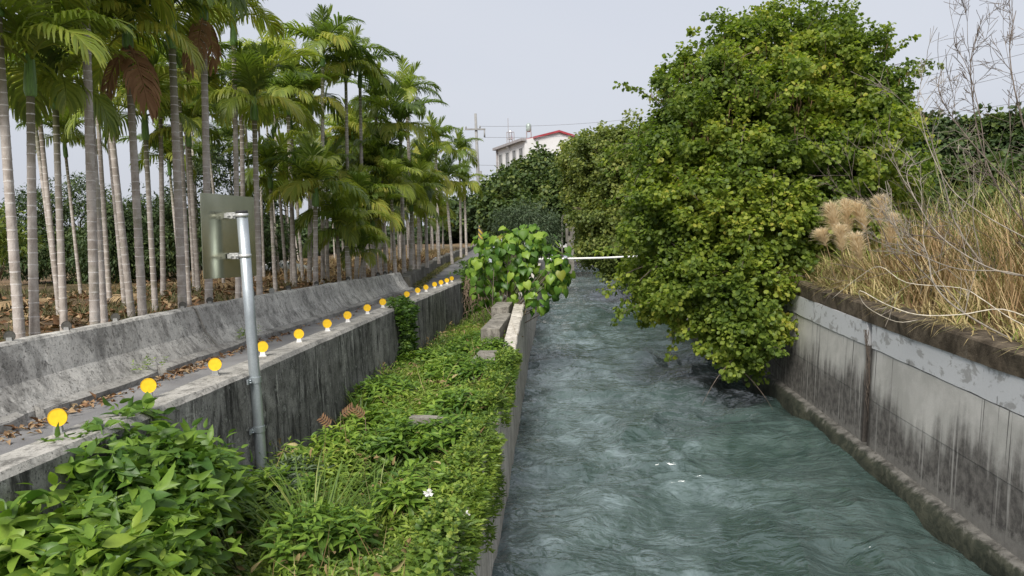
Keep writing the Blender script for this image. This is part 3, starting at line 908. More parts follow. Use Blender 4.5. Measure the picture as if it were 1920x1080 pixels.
def m_trunk():
    n = NT('palm_trunk')
    c = n.coord()
    z = n.xyz(c)[2]
    r = n.new('ShaderNodeObjectInfo').outputs['Random']
    f = n.noise(n.geo('Position'), 5.0, 6.0, 0.65, 0.4)
    col = n.mix(n.step(f, 0.35, 0.68), (0.30, 0.26, 0.225), (0.47, 0.425, 0.385))
    # younger wood towards the crown is greener and browner
    col = n.mix(n.step(z, 0.62, 1.0), col, n.mix(r, (0.125, 0.10, 0.065), (0.13, 0.15, 0.06)))
    lich = n.noise(n.geo('Position'), 14.0, 5.0, 0.7)
    col = n.mix(n.math('MULTIPLY', n.step(lich, 0.60, 0.68), 0.5), col, (0.50, 0.49, 0.45))
    alg = n.noise(n.geo('Position'), 2.2, 4.0)
    col = n.mix(n.math('MULTIPLY', n.step(alg, 0.54, 0.70), n.math('MULTIPLY', r, 0.6)), col, (0.16, 0.175, 0.09))
    g = n.noise(n.geo('Position'), 60.0, 3.0, 0.6)
    col = n.mix(0.35, col, n.mix(g, (0.4, 0.4, 0.4), (1.6, 1.6, 1.6)), 'MULTIPLY')
    return n.principled(col, 0.85, n.bump(g, 0.25, 0.01), 0.0, 0.25)
M['trunk'] = m_trunk()
M['ring'] = plain('trunk_ring', (0.55, 0.52, 0.49), 0.9, 0.35, 16.0)
M['shaft'] = plain('crown_shaft', (0.11, 0.205, 0.045), 0.45, 0.3, 5.0, 0.0, 0.4, 0.05)

def frond_mesh(seed, L, th0, droop, mat, n=25, ll=0.58, sag=0.9, vee=0.45, dens=1.0, curl=0.0):
    r = random.Random(seed)
    N = 14
    L *= 0.9
    sag *= 1.2
    P, T = [], []
    p = Vector((0, 0, 0))
    for i in range(N + 1):
        s = i / N
        a = math.radians(th0 - droop * s ** 1.25)
        t = Vector((math.cos(a), curl * s, math.sin(a))).normalized()
        P.append(p.copy()); T.append(t)
        p = p + t * (L / N)
    mb = MB()
    mb.tube(P, [0.022 * (1 - 0.85 * i / N) + 0.002 for i in range(N + 1)], 5, 0)
    def lerp(A, s):
        x = min(N - 1e-4, s * N); i = int(x)
        return A[i].lerp(A[i + 1], x - i)
    n = int(n * 1.45)
    for k in range(n):
        s = 0.11 + 0.89 * (k + 0.5) / n
        for sd in (-1, 1):
            if r.random() > dens: continue
            b = lerp(P, s); t = lerp(T, s).normalized()
            side = Vector((0, sd, 0))
            up = side.cross(t) * sd
            up = (t.cross(Vector((0, 1, 0)))) * -1
            if up.z < 0: up = -up
            beta = math.radians(24 + 46 * s ** 1.5 + r.uniform(-7, 7))
            d = (side * math.cos(beta) + t * math.sin(beta) + up * vee * (1 - 0.6 * s) * r.uniform(0.6, 1.3)).normalized()
            ln = ll * (math.sin(math.pi * (0.20 + 0.68 * s))) ** 0.75 * r.uniform(0.85, 1.1)
            w = 0.019 * r.uniform(0.8, 1.3)
            sg = sag * r.uniform(0.7, 1.3)
            p1 = b + d * ln * 0.45
            d2 = (d + Vector((0, 0, -sg * 0.55))).normalized()
            p2 = p1 + d2 * ln * 0.32
            d3 = (d2 + Vector((0, 0, -sg * 0.8))).normalized()
            p3 = p2 + d3 * ln * 0.25
            wt = (t - d * t.dot(d)).normalized()
            fl = Vector((0, 0, 1)) * 0.35 * w * 0
            mb.add([b - wt * w * .5, b + wt * w * .5, p1 - wt * w, p1 + wt * w, p2 - wt * w * .9, p2 + wt * w * .9, p3 - wt * w * .25, p3 + wt * w * .3],
                   [(0, 2, 3, 1), (2, 4, 5, 3), (4, 6, 7, 5)])
    return mb.mesh('frond', mat, True)
FR = {
    'spear': [frond_mesh(1, 1.35, 86, 18, M['frond'], 22, 0.46, 0.3, 0.7), frond_mesh(2, 1.25, 78, 30, M['frond'], 22, 0.5, 0.35, 0.6, curl=0.15)],
    'mid': [frond_mesh(3, 1.6, 66, 78, M['frond'], 26, 0.62, 0.7, 0.5), frond_mesh(4, 1.55, 60, 95, M['frond'], 26, 0.6, 0.9, 0.45, curl=0.2), frond_mesh(5, 1.5, 56, 84, M['frond'], 25, 0.58, 0.8, 0.4, curl=-0.2)],
    'low': [frond_mesh(6, 1.5, 34, 100, M['frond'], 25, 0.6, 1.2, 0.3), frond_mesh(7, 1.45, 24, 92, M['frond'], 24, 0.6, 1.4, 0.25, curl=0.2)],
    'old': [frond_mesh(8, 1.45, 18, 100, M['frondold'], 24, 0.6, 1.5, 0.2), frond_mesh(9, 1.5, 40, 110, M['frondold'], 25, 0.6, 1.1, 0.3, curl=-0.15)],
    'dead': [frond_mesh(10, 1.2, -55, 38, M['fronddead'], 22, 0.42, 1.8, 0.1, 0.85)],
}
def trunk_mesh(seed, rings, fat=1.0):
    """one unit tall, unit radius scale 1 = metres across; ring scars stand proud"""
    r = random.Random(seed)
    zs = [0.0]
    for i in range(rings): zs.append(zs[-1] + r.uniform(0.8, 1.25) * (1.15 - 0.35 * i / rings))
    tot = zs[-1]
    zs = [z / tot for z in zs]
    mb = MB()
    n = 10
    bx, by = r.uniform(-0.10, 0.10), r.uniform(-0.10, 0.10)
    rows, mats = [], []
    def rad(z): return (1.0 + 0.16 * math.exp(-z * 14)) * (1.04 - 0.24 * z)
    for i in range(rings):
        z0, z1 = zs[i], zs[i + 1]
        h = 0.0036 * 26 / rings
        rows += [(z0 + h * 0.2, rad(z0) * 0.985, 1), (z1 - h * 2.0, rad(z1) * 0.965, 0), (z1 - h * 1.2, rad(z1) * 1.035, 0), (z1 - h * 0.3, rad(z1) * 1.035, 1)]
    vs, fs, mi = [], [], []
    for i, (z, rr, m) in enumerate(rows):
        ox, oy = bx * math.sin(math.pi * z), by * math.sin(math.pi * z)
        wob = 0.0012
        for k in range(n):
            a = 2 * math.pi * k / n
            vs.append((rr * math.cos(a) + ox, rr * math.sin(a) + oy, z + r.uniform(-wob, wob) * (1 if 0 < i < len(rows) - 1 else 0)))
    for i in range(len(rows) - 1):
        ring_face = (i % 4 == 2)
        for k in range(n):
            k2 = (k + 1) % n
            fs.append((i * n + k, i * n + k2, (i + 1) * n + k2, (i + 1) * n + k))
            mi.append(1 if ring_face else 0)
    fs.append(tuple(range((len(rows) - 1) * n, len(rows) * n))); mi.append(0)
    mb.add(vs, fs)
    mb.m = mi
    return mb.mesh('trunk', [M['trunk'], M['ring']], True)
TR = {k: [trunk_mesh(20 + k * 3 + j, k) for j in range(2)] for k in (8, 14, 22, 30, 40, 50)}
mb = MB()
mb.tube([(0, 0, 0), (0, 0, 0.08), (0.01, 0, 0.35), (0.01, 0.01, 0.75), (0, 0, 1.0)], [0.95, 1.22, 1.18, 0.85, 0.5], 12)
ME_SHAFT = mb.mesh('crown_shaft', M['shaft'], True)

n_palm = 0
def palm(base, top, rad, label, group, nf=9, scale=1.0, old=2, dead=0, shaft=0.62, seed=0, ring=0.135):
    global n_palm
    n_palm += 1
    r = random.Random(1000 + seed * 17 + n_palm)
    root = empty('areca_palm', tuple(base))
    tag(root, label, 'palm', group)
    ax = Vector(top) - Vector(base)
    L = ax.length
    q = Vector((0, 0, 1)).rotation_difference(ax.normalized())
    want = L / ring
    k = min(TR, key=lambda x: abs(x - want))
    t = link('trunk', TR[k][r.randrange(2)], root)
    t.rotation_mode = 'QUATERNION'
    t.rotation_quaternion = q
    t.scale = (rad, rad, L)
    s = link('crown_shaft', ME_SHAFT, root)
    s.rotation_mode = 'QUATERNION'
    s.rotation_quaternion = q
    s.location = ax - ax.normalized() * 0.03
    s.scale = (rad * 1.05, rad * 1.05, shaft)
    hub = ax + ax.normalized() * shaft * 0.86
    a0 = r.uniform(0, 360)
    nf += 2
    old += 1
    for i in range(nf + dead):
        u = i / max(1, nf - 1)
        if i >= nf: kind = 'dead'
        elif i >= nf - old: kind = 'old'
        elif u < 0.2: kind = 'spear'
        elif u < 0.62: kind = 'mid'
        else: kind = 'low'
        me = r.choice(FR[kind])
        f = link('frond', me, root)
        az = math.radians(a0 + 137.5 * i + r.uniform(-14, 14))
        f.rotation_euler = (r.uniform(-0.12, 0.12), r.uniform(-0.14, 0.14), az)
        sc = 0.93 * scale * r.uniform(0.85, 1.12) * (0.9 if kind == 'spear' else 1.0)
        f.scale = (sc, sc * r.uniform(0.9, 1.05), sc)
        drop = {'spear': 0.0, 'mid': 0.05, 'low': 0.13, 'old': 0.18, 'dead': shaft * 0.8}[kind]
        f.location = hub - ax.normalized() * drop + Vector((math.cos(az), math.sin(az), 0)) * rad * 0.45
    return root
def palm_px(bx, tx, ty, y, w, label, by=560, **kw):
    """base at image x bx (height of the ground at that distance), trunk top at (tx, ty), both at distance y"""
    b = at_y(bx, by, y)
    b[2] = left_z(b[0], y) - 0.05
    # keep the picture's lean: carry the line from (bx, by) to the ground
    t = at_y(tx, ty, y)
    p = at_y(bx, by, y)
    if abs(t[2] - p[2]) > 0.3:
        b[0] = p[0] + (p[0] - t[0]) / (t[2] - p[2]) * (p[2] - b[2])
    t[1] += random.uniform(-0.25, 0.25)
    return palm(b, t, w * y / FPX / 2 * 0.82, label, 'areca palms of the plantation', **kw)
G = 'areca palms of the plantation'
palm_px(38, 4, 30, 8.6, 23, 'pale ringed palm trunk closest to the photo\'s left edge, its crown above the frame', 635, nf=9)
palm_px(64, 39, 172, 8.8, 22, 'short palm with bare green crownshaft and broad arching fronds at the photo\'s top left corner', 630, nf=9, old=1, shaft=0.64, scale=1.0)
palm_px(120, 95, 200, 10.2, 17, 'palm with yellowing fronds hanging in a bunch, third trunk from the left edge', 618, nf=9, old=4, scale=0.92, shaft=0.5)
palm_px(178, 153, -40, 9.8, 22, 'thick pale palm trunk, nearer of the close pair left of centre of the grove', 608, nf=9)
palm_px(195, 165, 60, 10.4, 18, 'slightly thinner palm trunk right beside the thick pale trunk', 605, nf=9, scale=.95)
palm_px(231, 195, 120, 16.0, 11, 'slender leaning palm standing behind the barrier in the second row', 535, nf=8)
palm_px(247, 208, 110, 12.6, 16, 'leaning mid thick palm left of the palm with brown hanging fronds', 590, nf=8)
palm_px(268, 253, 92, 11.2, 19, 'palm with brown and yellow fronds hanging down its ringed trunk', 590, nf=8, old=3, dead=3, shaft=0.4)
palm_px(292, 285, 262, 13.6, 13, 'shorter palm with dark drooping crown beside the brown fronded palm', 585, nf=9, old=0)
palm_px(306, 296, 200, 18, 12, 'slim far palm seen just past the short dark crowned one', 540, nf=8)
palm_px(343, 330, 92, 11.9, 20, 'palm with long bright green crownshaft reaching the top of the frame', 575, nf=9, shaft=0.85, old=2)
palm_px(354, 343, 180, 15.2, 12, 'thin palm tucked behind the bright crownshaft palm', 560, nf=8)
palm_px(372, 362, 275, 18.5, 11, 'slim palm with low dark crown behind the sign plate', 545, nf=9, old=0)
palm_px(391, 372, 30, 12.7, 18, 'palm whose trunk passes behind the sign plate, dead brown frond at its top', 560, nf=9, dead=3, shaft=0.6)
palm_px(446, 431, 78, 15.2, 13, 'palm with green crownshaft directly above the sign\'s pole', 540, nf=9, shaft=0.7)
palm_px(458, 450, 205, 17.5, 12, 'darker palm close behind the one above the sign pole', 540, nf=9)
palm_px(487, 481, 225, 15.6, 14, 'pale trunked palm standing just right of the sign plate, dense crown', 545, nf=10, scale=1.1, old=3, shaft=0.55)
palm_px(516, 511, 352, 19.2, 10, 'young dark green palm with low fan crown just right of the sign', 520, nf=9, old=0, shaft=0.45, scale=1.05)
palm_px(592, 594, 385, 18.6, 13, 'young palm with bright yellow green crown, most vivid of the low palms', 525, nf=10, old=3, shaft=0.55, scale=1.15)
palm_px(636, 632, 425, 20.5, 10, 'young green palm right of the vivid yellow green one', 515, nf=9, old=2, shaft=0.4, scale=1.05)
palm_px(655, 653, 452, 20.0, 13, 'low young palm with greenish ringed trunk at the barrier', 515, nf=9, old=1, shaft=0.4, scale=1.0)
palm_px(676, 680, 478, 21.5, 6, 'smallest palm, a tuft of fronds on a thin stem behind the barrier', 515, nf=8, old=1, shaft=0.25, scale=0.72)
palm_px(552, 543, 215, 20.5, 11, 'tall palm with rounded light crown rising above the low young palms', 500, nf=10, old=3, shaft=0.5, scale=1.1)
palm_px(580, 578, 210, 21.8, 11, 'tall palm second to rise above the low young palms', 500, nf=9, scale=1.1)
palm_px(605, 600, 120, 21.5, 10, 'tall palm with high crown over the rounded light one', 500, nf=10, old=2, scale=1.15)
palm_px(655, 648, 150, 23.2, 9, 'palm whose crown tops the grove against the sky, leftmost of the skyline crowns', 480, nf=10, old=1, scale=1.15)
palm_px(682, 677, 165, 24.5, 9, 'palm standing clear on a thin bare trunk, second skyline crown', 480, nf=9, old=1, scale=1.0)
palm_px(712, 702, 215, 27.0, 9, 'tall skyline palm past the one on a thin bare trunk', 470, nf=10, old=2, scale=1.1)
palm_px(757, 752, 262, 26.2, 10, 'palm with a tiered light green crown mid way along the grove', 470, nf=11, old=4, scale=1.2)
palm_px(722, 716, 330, 25.5, 9, 'half height palm with drooping crown under the skyline palms', 480, nf=10, old=2, scale=1.1)
palm_px(775, 765, 200, 30, 9, 'tall skyline palm where the grove starts to fall away', 460, nf=10, old=2, scale=1.15)
palm_px(740, 735, 372, 24.5, 9, 'low broad crowned palm near the barrier\'s far end', 480, nf=10, old=3, scale=1.1)
palm_px(800, 797, 338, 31, 8, 'palm with pale trunk and full crown beyond the barrier\'s end', 460, nf=10, old=3, scale=1.15)
palm_px(822, 817, 285, 36, 7, 'tall palm above the dry bank beyond the barrier\'s end', 455, nf=10, old=3, scale=1.2)
palm_px(845, 838, 355, 38, 7, 'palm with hanging golden fronds above the low dark wall', 450, nf=10, old=4, scale=1.2)
palm_px(864, 862, 300, 47, 6, 'tall palm last but one before the utility pole', 440, nf=10, old=2, scale=1.25)
palm_px(874, 872, 360, 46, 6, 'palm nearest the utility pole with drooping light fronds', 440, nf=10, old=4, scale=1.25)
# rows behind and the far end: alike
rr = random.Random(5)
lab_back = 'areca palm in the crowded rows deeper inside the plantation'
lab_far = 'areca palm in the far stretch of the grove towards the utility pole'
for row, x0 in enumerate((-8.6, -10.9, -13.4)):
    y = 13.0 + row * 1.4
    while y < 66:
        off = float(np.interp(y, [24, 42, 60, 80], [0.4, -0.6, -1.8, -3.0]))
        x = x0 + off + rr.uniform(-0.45, 0.45)
        dens = (0.85 if row < 2 else 0.6) if y > 19 else 0.36
        if rr.random() < dens:
            h = rr.choice([4.0, 4.8, 5.4, 6.0, 6.4]) + rr.uniform(-0.4, 0.4)
            if y < 19: h = rr.uniform(4.2, 6.0)
            if y > 36: h *= 0.93
            b = (x, y, left_z(x, y) - 0.05)
            t = (x + rr.uniform(-0.3, 0.12), y + rr.uniform(-0.2, 0.2), b[2] + h)
            palm(b, t, rr.uniform(0.042, 0.056), lab_back if y < 40 else lab_far, 'palms in the rows behind' if y < 40 else 'palms in the far stretch', nf=9, old=rr.choice([1, 2, 3]), scale=rr.uniform(0.95, 1.15), seed=row)
        y += rr.uniform(1.7, 2.5) if y < 36 else rr.uniform(2.4, 3.4)
y = 27.5
while y < 70:                                  # front row beyond the barrier
    x = ROAD_L(y) - 1.9 - rr.uniform(0, 0.6)
    h = rr.choice([2.2, 3.0, 3.8, 4.6]) + rr.uniform(-0.3, 0.3)
    palm((x, y, left_z(x, y) - 0.05), (x + rr.uniform(-0.1, 0.1), y, left_z(x, y) + h), rr.uniform(0.042, 0.055), 'areca palm in the front row along the low dark wall', 'palms along the low dark wall', nf=10, old=rr.choice([2, 3, 4]), scale=rr.uniform(1.0, 1.2), seed=77)
    y += rr.uniform(2.0, 3.2)

for i, (px, ty, yy, w) in enumerate(((548, 372, 21.5, 'young palm tucked between the low dark one and the vivid one'), (615, 345, 23.5, 'young palm just behind the vivid yellow green one'), (668, 400, 23.0, 'bright young palm behind the smallest tuft'),
                                   (700, 425, 24.0, 'knee high crown young palm at the barrier beyond the smallest tuft'), (705, 345, 26.0, 'leafy young palm below the skyline palms'), (770, 395, 27.5, 'young palm leaning over the barrier\'s far end'), (785, 370, 30, 'young palm just beyond the barrier\'s far end'))):
    palm_px(px, px + 2, ty, yy, 9, w, 500, nf=11, old=[3, 4, 2][i % 3], shaft=0.4, scale=1.1)

# fallen fronds
for i, (px, py, w) in enumerate(((85, 565, 'dry fallen frond on the dark soil behind the first two trunks'), (215, 555, 'tan fallen frond leaning beside the pale trunk pair'), (360, 540, 'brown fallen frond on the soil by the sign plate'),
                                 (560, 505, 'brown fallen frond heap left of the vivid young palm'), (620, 500, 'dry fallen frond right of the vivid young palm'), (530, 500, 'curled brown frond on the ground near the young dark palm'))):
    p = at_z(px, py, GROUND_LZ + 0.1)
    o = link('fallen_frond', frond_mesh(60 + i, 1.7, 8, 14, M['frondlitter'], 24, 0.5, 0.5, 0.15, 0.9))
    o.location = (p[0], p[1], left_z(p[0], p[1]) + 0.10)
    o.rotation_euler = (random.uniform(-.2, .2), random.uniform(-0.1, 0.15), random.uniform(0, 6.28))
    tag(o, w, 'palm frond', 'fallen fronds')

# ---------------------------------------------------------------- foliage makers
TP_D = T_diamond()
TP_L = T_lance()
TP_R = T_round()
def clump_leaves(centres, radii, outs, per, size, tpl, flat=0.75, droop=0.55, up=0.7, jitter=0.55, size_var=0.35):
    """leaf clumps: a few dozen leaves round each centre, facing out and up, tips drooping"""
    n = len(centres) * per
    c = np.repeat(centres, per, 0)
    r = np.repeat(radii, per)[:, None]
    o = np.repeat(outs, per, 0)
    d = rand_unit(n) * (rng.random((n, 1)) ** 0.45)
    d[:, 2] *= flat
    pos = c + d * r
    nrm = unit(o * 0.55 + unit(d) * 0.35 + np.array([0, 0, up]) + rng.normal(size=(n, 3)) * jitter)
    tip = unit(o * 0.5 + unit(d) * 0.7 + np.array([0, 0, -droop]) + rng.normal(size=(n, 3)) * 0.5)
    s = size * (1 + size_var * rng.uniform(-1, 1, n))
    return place(tpl, pos, tip, nrm, s)
def lobes_points(lobes, n, shell=(0.72, 1.02), seed=0, rough=0.22, zmin=None, keep=None):
    """points spread through the outer volume of a set of ellipsoid lobes, with an uneven outline"""
    L = np.array([l[:6] for l in lobes], float)
    wgt = (L[:, 3] * L[:, 4] + L[:, 4] * L[:, 5] + L[:, 3] * L[:, 5])
    k = rng.choice(len(L), n * 2, p=wgt / wgt.sum())
    d = rand_unit(n * 2)
    rad = rng.uniform(shell[0], shell[1], (n * 2, 1))
    bumpy = 1 + rough * fbm(d[:, 0] * 2.3 + k * 3.1, d[:, 1] * 2.3, d[:, 2] * 2.3, seed, 3)[:, None]
    pos = L[k, :3] + d * L[k, 3:6] * rad * bumpy
    out = unit(d / L[k, 3:6])
    # drop points buried deep in another lobe
    q = np.min(np.linalg.norm((pos[:, None, :] - L[None, :, :3]) / L[None, :, 3:6], axis=2), axis=1)
    ok = q > shell[0] * 0.8
    if zmin is not None: ok &= pos[:, 2] > zmin
    if keep is not None: ok &= keep(pos)
    return pos[ok][:n], out[ok][:n]
def limbs(mb, base, lobes, r0, n=7, mi=0, seed=0, fork=0.35):
    r = random.Random(seed)
    base = Vector(base)
    cen = sum((Vector(l[:3]) for l in lobes), Vector()) / len(lobes)
    f = base.lerp(cen, fork) + Vector((r.uniform(-.2, .2), r.uniform(-.2, .2), 0))
    mb.tube([base - Vector((0, 0, 0.15)), base.lerp(f, 0.3), base.lerp(f, 0.7) + Vector((r.uniform(-.08, .08), r.uniform(-.08, .08), 0)), f], [r0 * 1.35, r0, r0 * 0.9, r0 * 0.8], 9, mi)
    for i, l in enumerate(sorted(lobes, key=lambda q: -q[3])[:n]):
        e = Vector(l[:3]) + Vector((r.uniform(-.3, .3), r.uniform(-.3, .3), r.uniform(0, .4))) * l[3]
        m = f.lerp(e, 0.5) + Vector((r.uniform(-.3, .3), r.uniform(-.3, .3), r.uniform(0, .5)))
        mb.tube([f, f.lerp(m, 0.5), m, e], [r0 * 0.6, r0 * 0.5, r0 * 0.36, r0 * 0.15], 7, mi)
        for j in range(4):
            e2 = e + Vector((r.uniform(-1, 1), r.uniform(-1, 1), r.uniform(-.7, .8))) * l[3] * 0.75
            mm = m.lerp(e, 0.6)
            mb.tube([mm, mm.lerp(e2, 0.5) + Vector((0, 0, 0.12)), e2], [r0 * 0.22, r0 * 0.14, r0 * 0.05], 5, mi)

def tree(name, label, cat, base, lobes, mat, clumps, per, size, rc, r0, tpl=None, group=None, seed=0, bark='bark', shell=(0.70, 1.02), rough=0.25, up=0.7, droop=0.55, flat=0.75, keep=None, inner=0.25, nl=7):
    root = empty(name, tuple(base))
    tag(root, label, cat, group)
    mb = MB()
    limbs(mb, base, lobes, r0, nl, 0, seed)
    rel(mb.build('trunk', M[bark], smooth=True), root)
    pos, out = lobes_points(lobes, clumps, shell, seed, rough, keep=keep)
    rad = rc * rng.uniform(0.6, 1.35, len(pos))
    v1 = clump_leaves(pos, rad, out, per, size, tpl or TP_R, flat, droop, up)
    parts = [v1]
    if inner:
        p2, o2 = lobes_points(lobes, int(clumps * inner), (0.25, 0.7), seed + 5, 0.1, keep=keep)
        parts.append(clump_leaves(p2, np.full(len(p2), rc * 1.2), o2, max(4, per // 2), size * 1.1, tpl or TP_R, flat, droop, up))
    V, F = merge(parts)
    rel(link('crown', mesh_np('crown', V, F, mat)), root)
    return root
def px_lobes(lst):
    """(px, py, distance, half width px, half height px, depth m)"""
    out = []
    for px, py, y, rw_, rh, dp in lst:
        c = at_y(px, py, y)
        out.append((c[0], c[1], c[2], rw_ * y / FPX, dp, rh * y / FPX))
    return out

M['orchid'] = leaf_mat('orchid_tree_leaf', [(0.0, (0.058, 0.100, 0.024)), (0.3, (0.118, 0.178, 0.030)), (0.6, (0.20, 0.265, 0.042)), (0.85, (0.32, 0.37, 0.055)), (1.0, (0.45, 0.39, 0.08))], 0.5, 0.5, 0.0, 0.3, 0.45)
M['orchid2'] = leaf_mat('waterside_leaf', [(0.0, (0.065, 0.095, 0.03)), (0.5, (0.16, 0.205, 0.05)), (1.0, (0.33, 0.34, 0.09))], 0.42, 0.5, 0.0, 0.3, 0.4)
M['farleaf'] = leaf_mat('far_dark_leaf', [(0.0, (0.032, 0.058, 0.018)), (0.6, (0.075, 0.115, 0.03)), (1.0, (0.18, 0.21, 0.05))], 0.28, 0.55, 0.0, 0.3, 0.3)
M['greyleaf'] = leaf_mat('grey_green_leaf', [(0.0, (0.035, 0.06, 0.03)), (1.0, (0.11, 0.15, 0.08))], 0.25, 0.55, 0.0, 0.3)
M['hedgeleaf'] = leaf_mat('hedge_leaf', [(0.0, (0.028, 0.052, 0.02)), (0.6, (0.06, 0.095, 0.032)), (1.0, (0.13, 0.165, 0.05))], 0.25, 0.55, 0.0, 0.3, 0.3)
M['limeleaf'] = leaf_mat('lime_leaf', [(0.0, (0.05, 0.10, 0.015)), (1.0, (0.22, 0.27, 0.05))], 0.35, 0.5)
M['pod'] = leaf_mat('seed_pod', [(0.0, (0.05, 0.032, 0.02)), (1.0, (0.15, 0.095, 0.05))], 0.1, 0.8, 0.0, 0.1)

# ---------------------------------------------------------------- the big tree over the water
big = px_lobes([(1450, 140, 21.5, 120, 108, 2.0), (1340, 200, 21, 100, 105, 1.8), (1560, 180, 21.5, 105, 118, 2.0), (1265, 300, 20.5, 68, 95, 1.5), (1625, 250, 21.5, 70, 120, 1.7),
                (1400, 300, 20, 150, 140, 2.1), (1540, 340, 20.2, 130, 130, 2.0), (1270, 430, 19.6, 85, 110, 1.5), (1390, 440, 19, 130, 120, 1.8), (1500, 440, 19.8, 110, 90, 1.5),
                (1290, 545, 18.6, 70, 75, 1.1), (1395, 560, 17.9, 90, 100, 1.2), (1385, 640, 17.3, 58, 58, 0.8), (1590, 390, 20.5, 70, 80, 1.4), (1225, 530, 20.5, 38, 65, 0.9)])
keep_big = lambda p: ((p[:, 0] < 5.15) | (p[:, 2] > 3.1) | (p[:, 1] > 18.9)) & (p[:, 2] > 0.5)
bt = tree('orchid_tree', 'huge round lime green tree leaning over the canal, hiding the wall\'s far end', 'tree', (6.6, 21.0, 2.9), big, M['orchid'], 3700, 46, 0.098, 0.235, 0.17, seed=3, rough=0.45, keep=keep_big, shell=(0.72, 1.10), inner=0.3, nl=12)
# loose sprays that break the outline
sp_p, sp_o = lobes_points(big, 170, (0.95, 1.12), 6, 0.35, keep=keep_big)
mbs, cen, outv = MB(), [], []
for p_, o_ in zip(sp_p, sp_o):
    d_ = Vector(o_) * 0.8 + Vector((random.gauss(0, .35), random.gauss(0, .35), random.gauss(0.05, .35)))
    d_.normalize()
    q_ = Vector(p_) - d_ * 0.5
    pts_ = [q_.copy()]
    for k_ in range(6):
        d_ = (d_ + Vector((0, 0, -0.13))).normalized()
        q_ = q_ + d_ * 0.24
        pts_.append(q_.copy())
        if k_ > 1: cen.append(tuple(q_)); outv.append(tuple(d_))
    mbs.tube(pts_, [0.012, 0.011, 0.010, 0.008, 0.007, 0.005, 0.003], 4)
cen, outv = np.array(cen), np.array(outv)
ok_ = keep_big(cen) & (cen[:, 2] > 1.15)
V, F = clump_leaves(cen[ok_], np.full(ok_.sum(), 0.13), outv[ok_], 13, 0.10, TP_R)
rel(link('sprays', mesh_np('sprays', V, F, M['orchid'])), bt)['kind'] = 'stuff'
rel(mbs.build('twigs', M['twigdark']), bt)['kind'] = 'stuff'
# hanging pods near the top
pp, po = lobes_points(big[:6] + big[8:9], 900, (0.92, 1.1), 4, 0.25)
pp = pp[pp[:, 2] > 6.4]
n_ = len(pp)
pv = place(T_blade(0.12, 0.05), np.repeat(pp, 2, 0) + rng.normal(size=(2 * n_, 3)) * 0.06, np.array([0, 0, -1.0]) + rng.normal(size=(2 * n_, 3)) * 0.15, rand_unit(2 * n_), rng.uniform(0.14, 0.26, 2 * n_))
o = rel(link('seed_pods', mesh_np('seed_pods', pv[0], pv[1], M['pod'])), bt)
mid_t = px_lobes([(1150, 300, 46, 75, 62, 2.6), (1095, 330, 48, 42, 80, 2.2), (1200, 330, 44, 70, 90, 2.6), (1135, 415, 45, 60, 70, 2.2), (1195, 440, 43, 55, 65, 2.0), (1125, 465, 48, 38, 40, 1.6), (1165, 490, 44, 44, 30, 1.2)])
tree('waterside_tree', 'olive green tree drooping to the water behind the huge round tree', 'tree', (6.2, 46, 2.9), mid_t, M['orchid2'], 1100, 44, 0.16, 0.5, 0.2, seed=9, rough=0.3, inner=0.35)
far_t = px_lobes([(960, 372, 72, 52, 52, 4.0), (1015, 345, 74, 48, 58, 4.0), (1050, 380, 70, 36, 70, 3.5), (925, 395, 70, 25, 38, 3.0), (995, 400, 68, 55, 38, 3.0)])
tree('dark_tree', 'dense dark green tree below the white building', 'tree', (-2.6, 73, 3.0), far_t, M['farleaf'], 800, 34, 0.30, 0.75, 0.25, seed=12, rough=0.25, inner=0.3)
tree('dark_tree', 'dark tree closing the far end of the canal', 'tree', (3.0, 100, 3.0), px_lobes([(1075, 380, 98, 30, 60, 5), (1110, 400, 98, 40, 60, 5), (1050, 420, 96, 30, 45, 4), (1085, 450, 92, 26, 28, 3), (1040, 450, 94, 22, 24, 3)]), M['farleaf'], 500, 30, 0.36, 0.9, 0.25, seed=13, inner=0.3)
tree('feathery_shrub', 'grey green feathery shrub between the big leaved bush and the dark tree', 'shrub', (-3.0, 52, 2.3), px_lobes([(985, 405, 52, 42, 24, 1.4), (950, 415, 53, 28, 20, 1.2), (1025, 425, 51, 28, 30, 1.2), (1010, 455, 50, 40, 24, 1.2), (970, 440, 51, 40, 24, 1.2)]), M['greyleaf'], 260, 36, 0.26, 0.5, 0.05, tpl=T_diamond(0.24), seed=15, rough=0.3)
tree('roadside_shrub', 'dark bushy undergrowth behind the foot of the utility pole', 'shrub', (-13.5, 100, 3.1), px_lobes([(872, 405, 98, 34, 38, 3.5), (905, 420, 98, 22, 26, 3.0), (840, 415, 98, 30, 34, 3.0)]), M['hedgeleaf'], 300, 28, 0.4, 0.9, 0.12, seed=16)

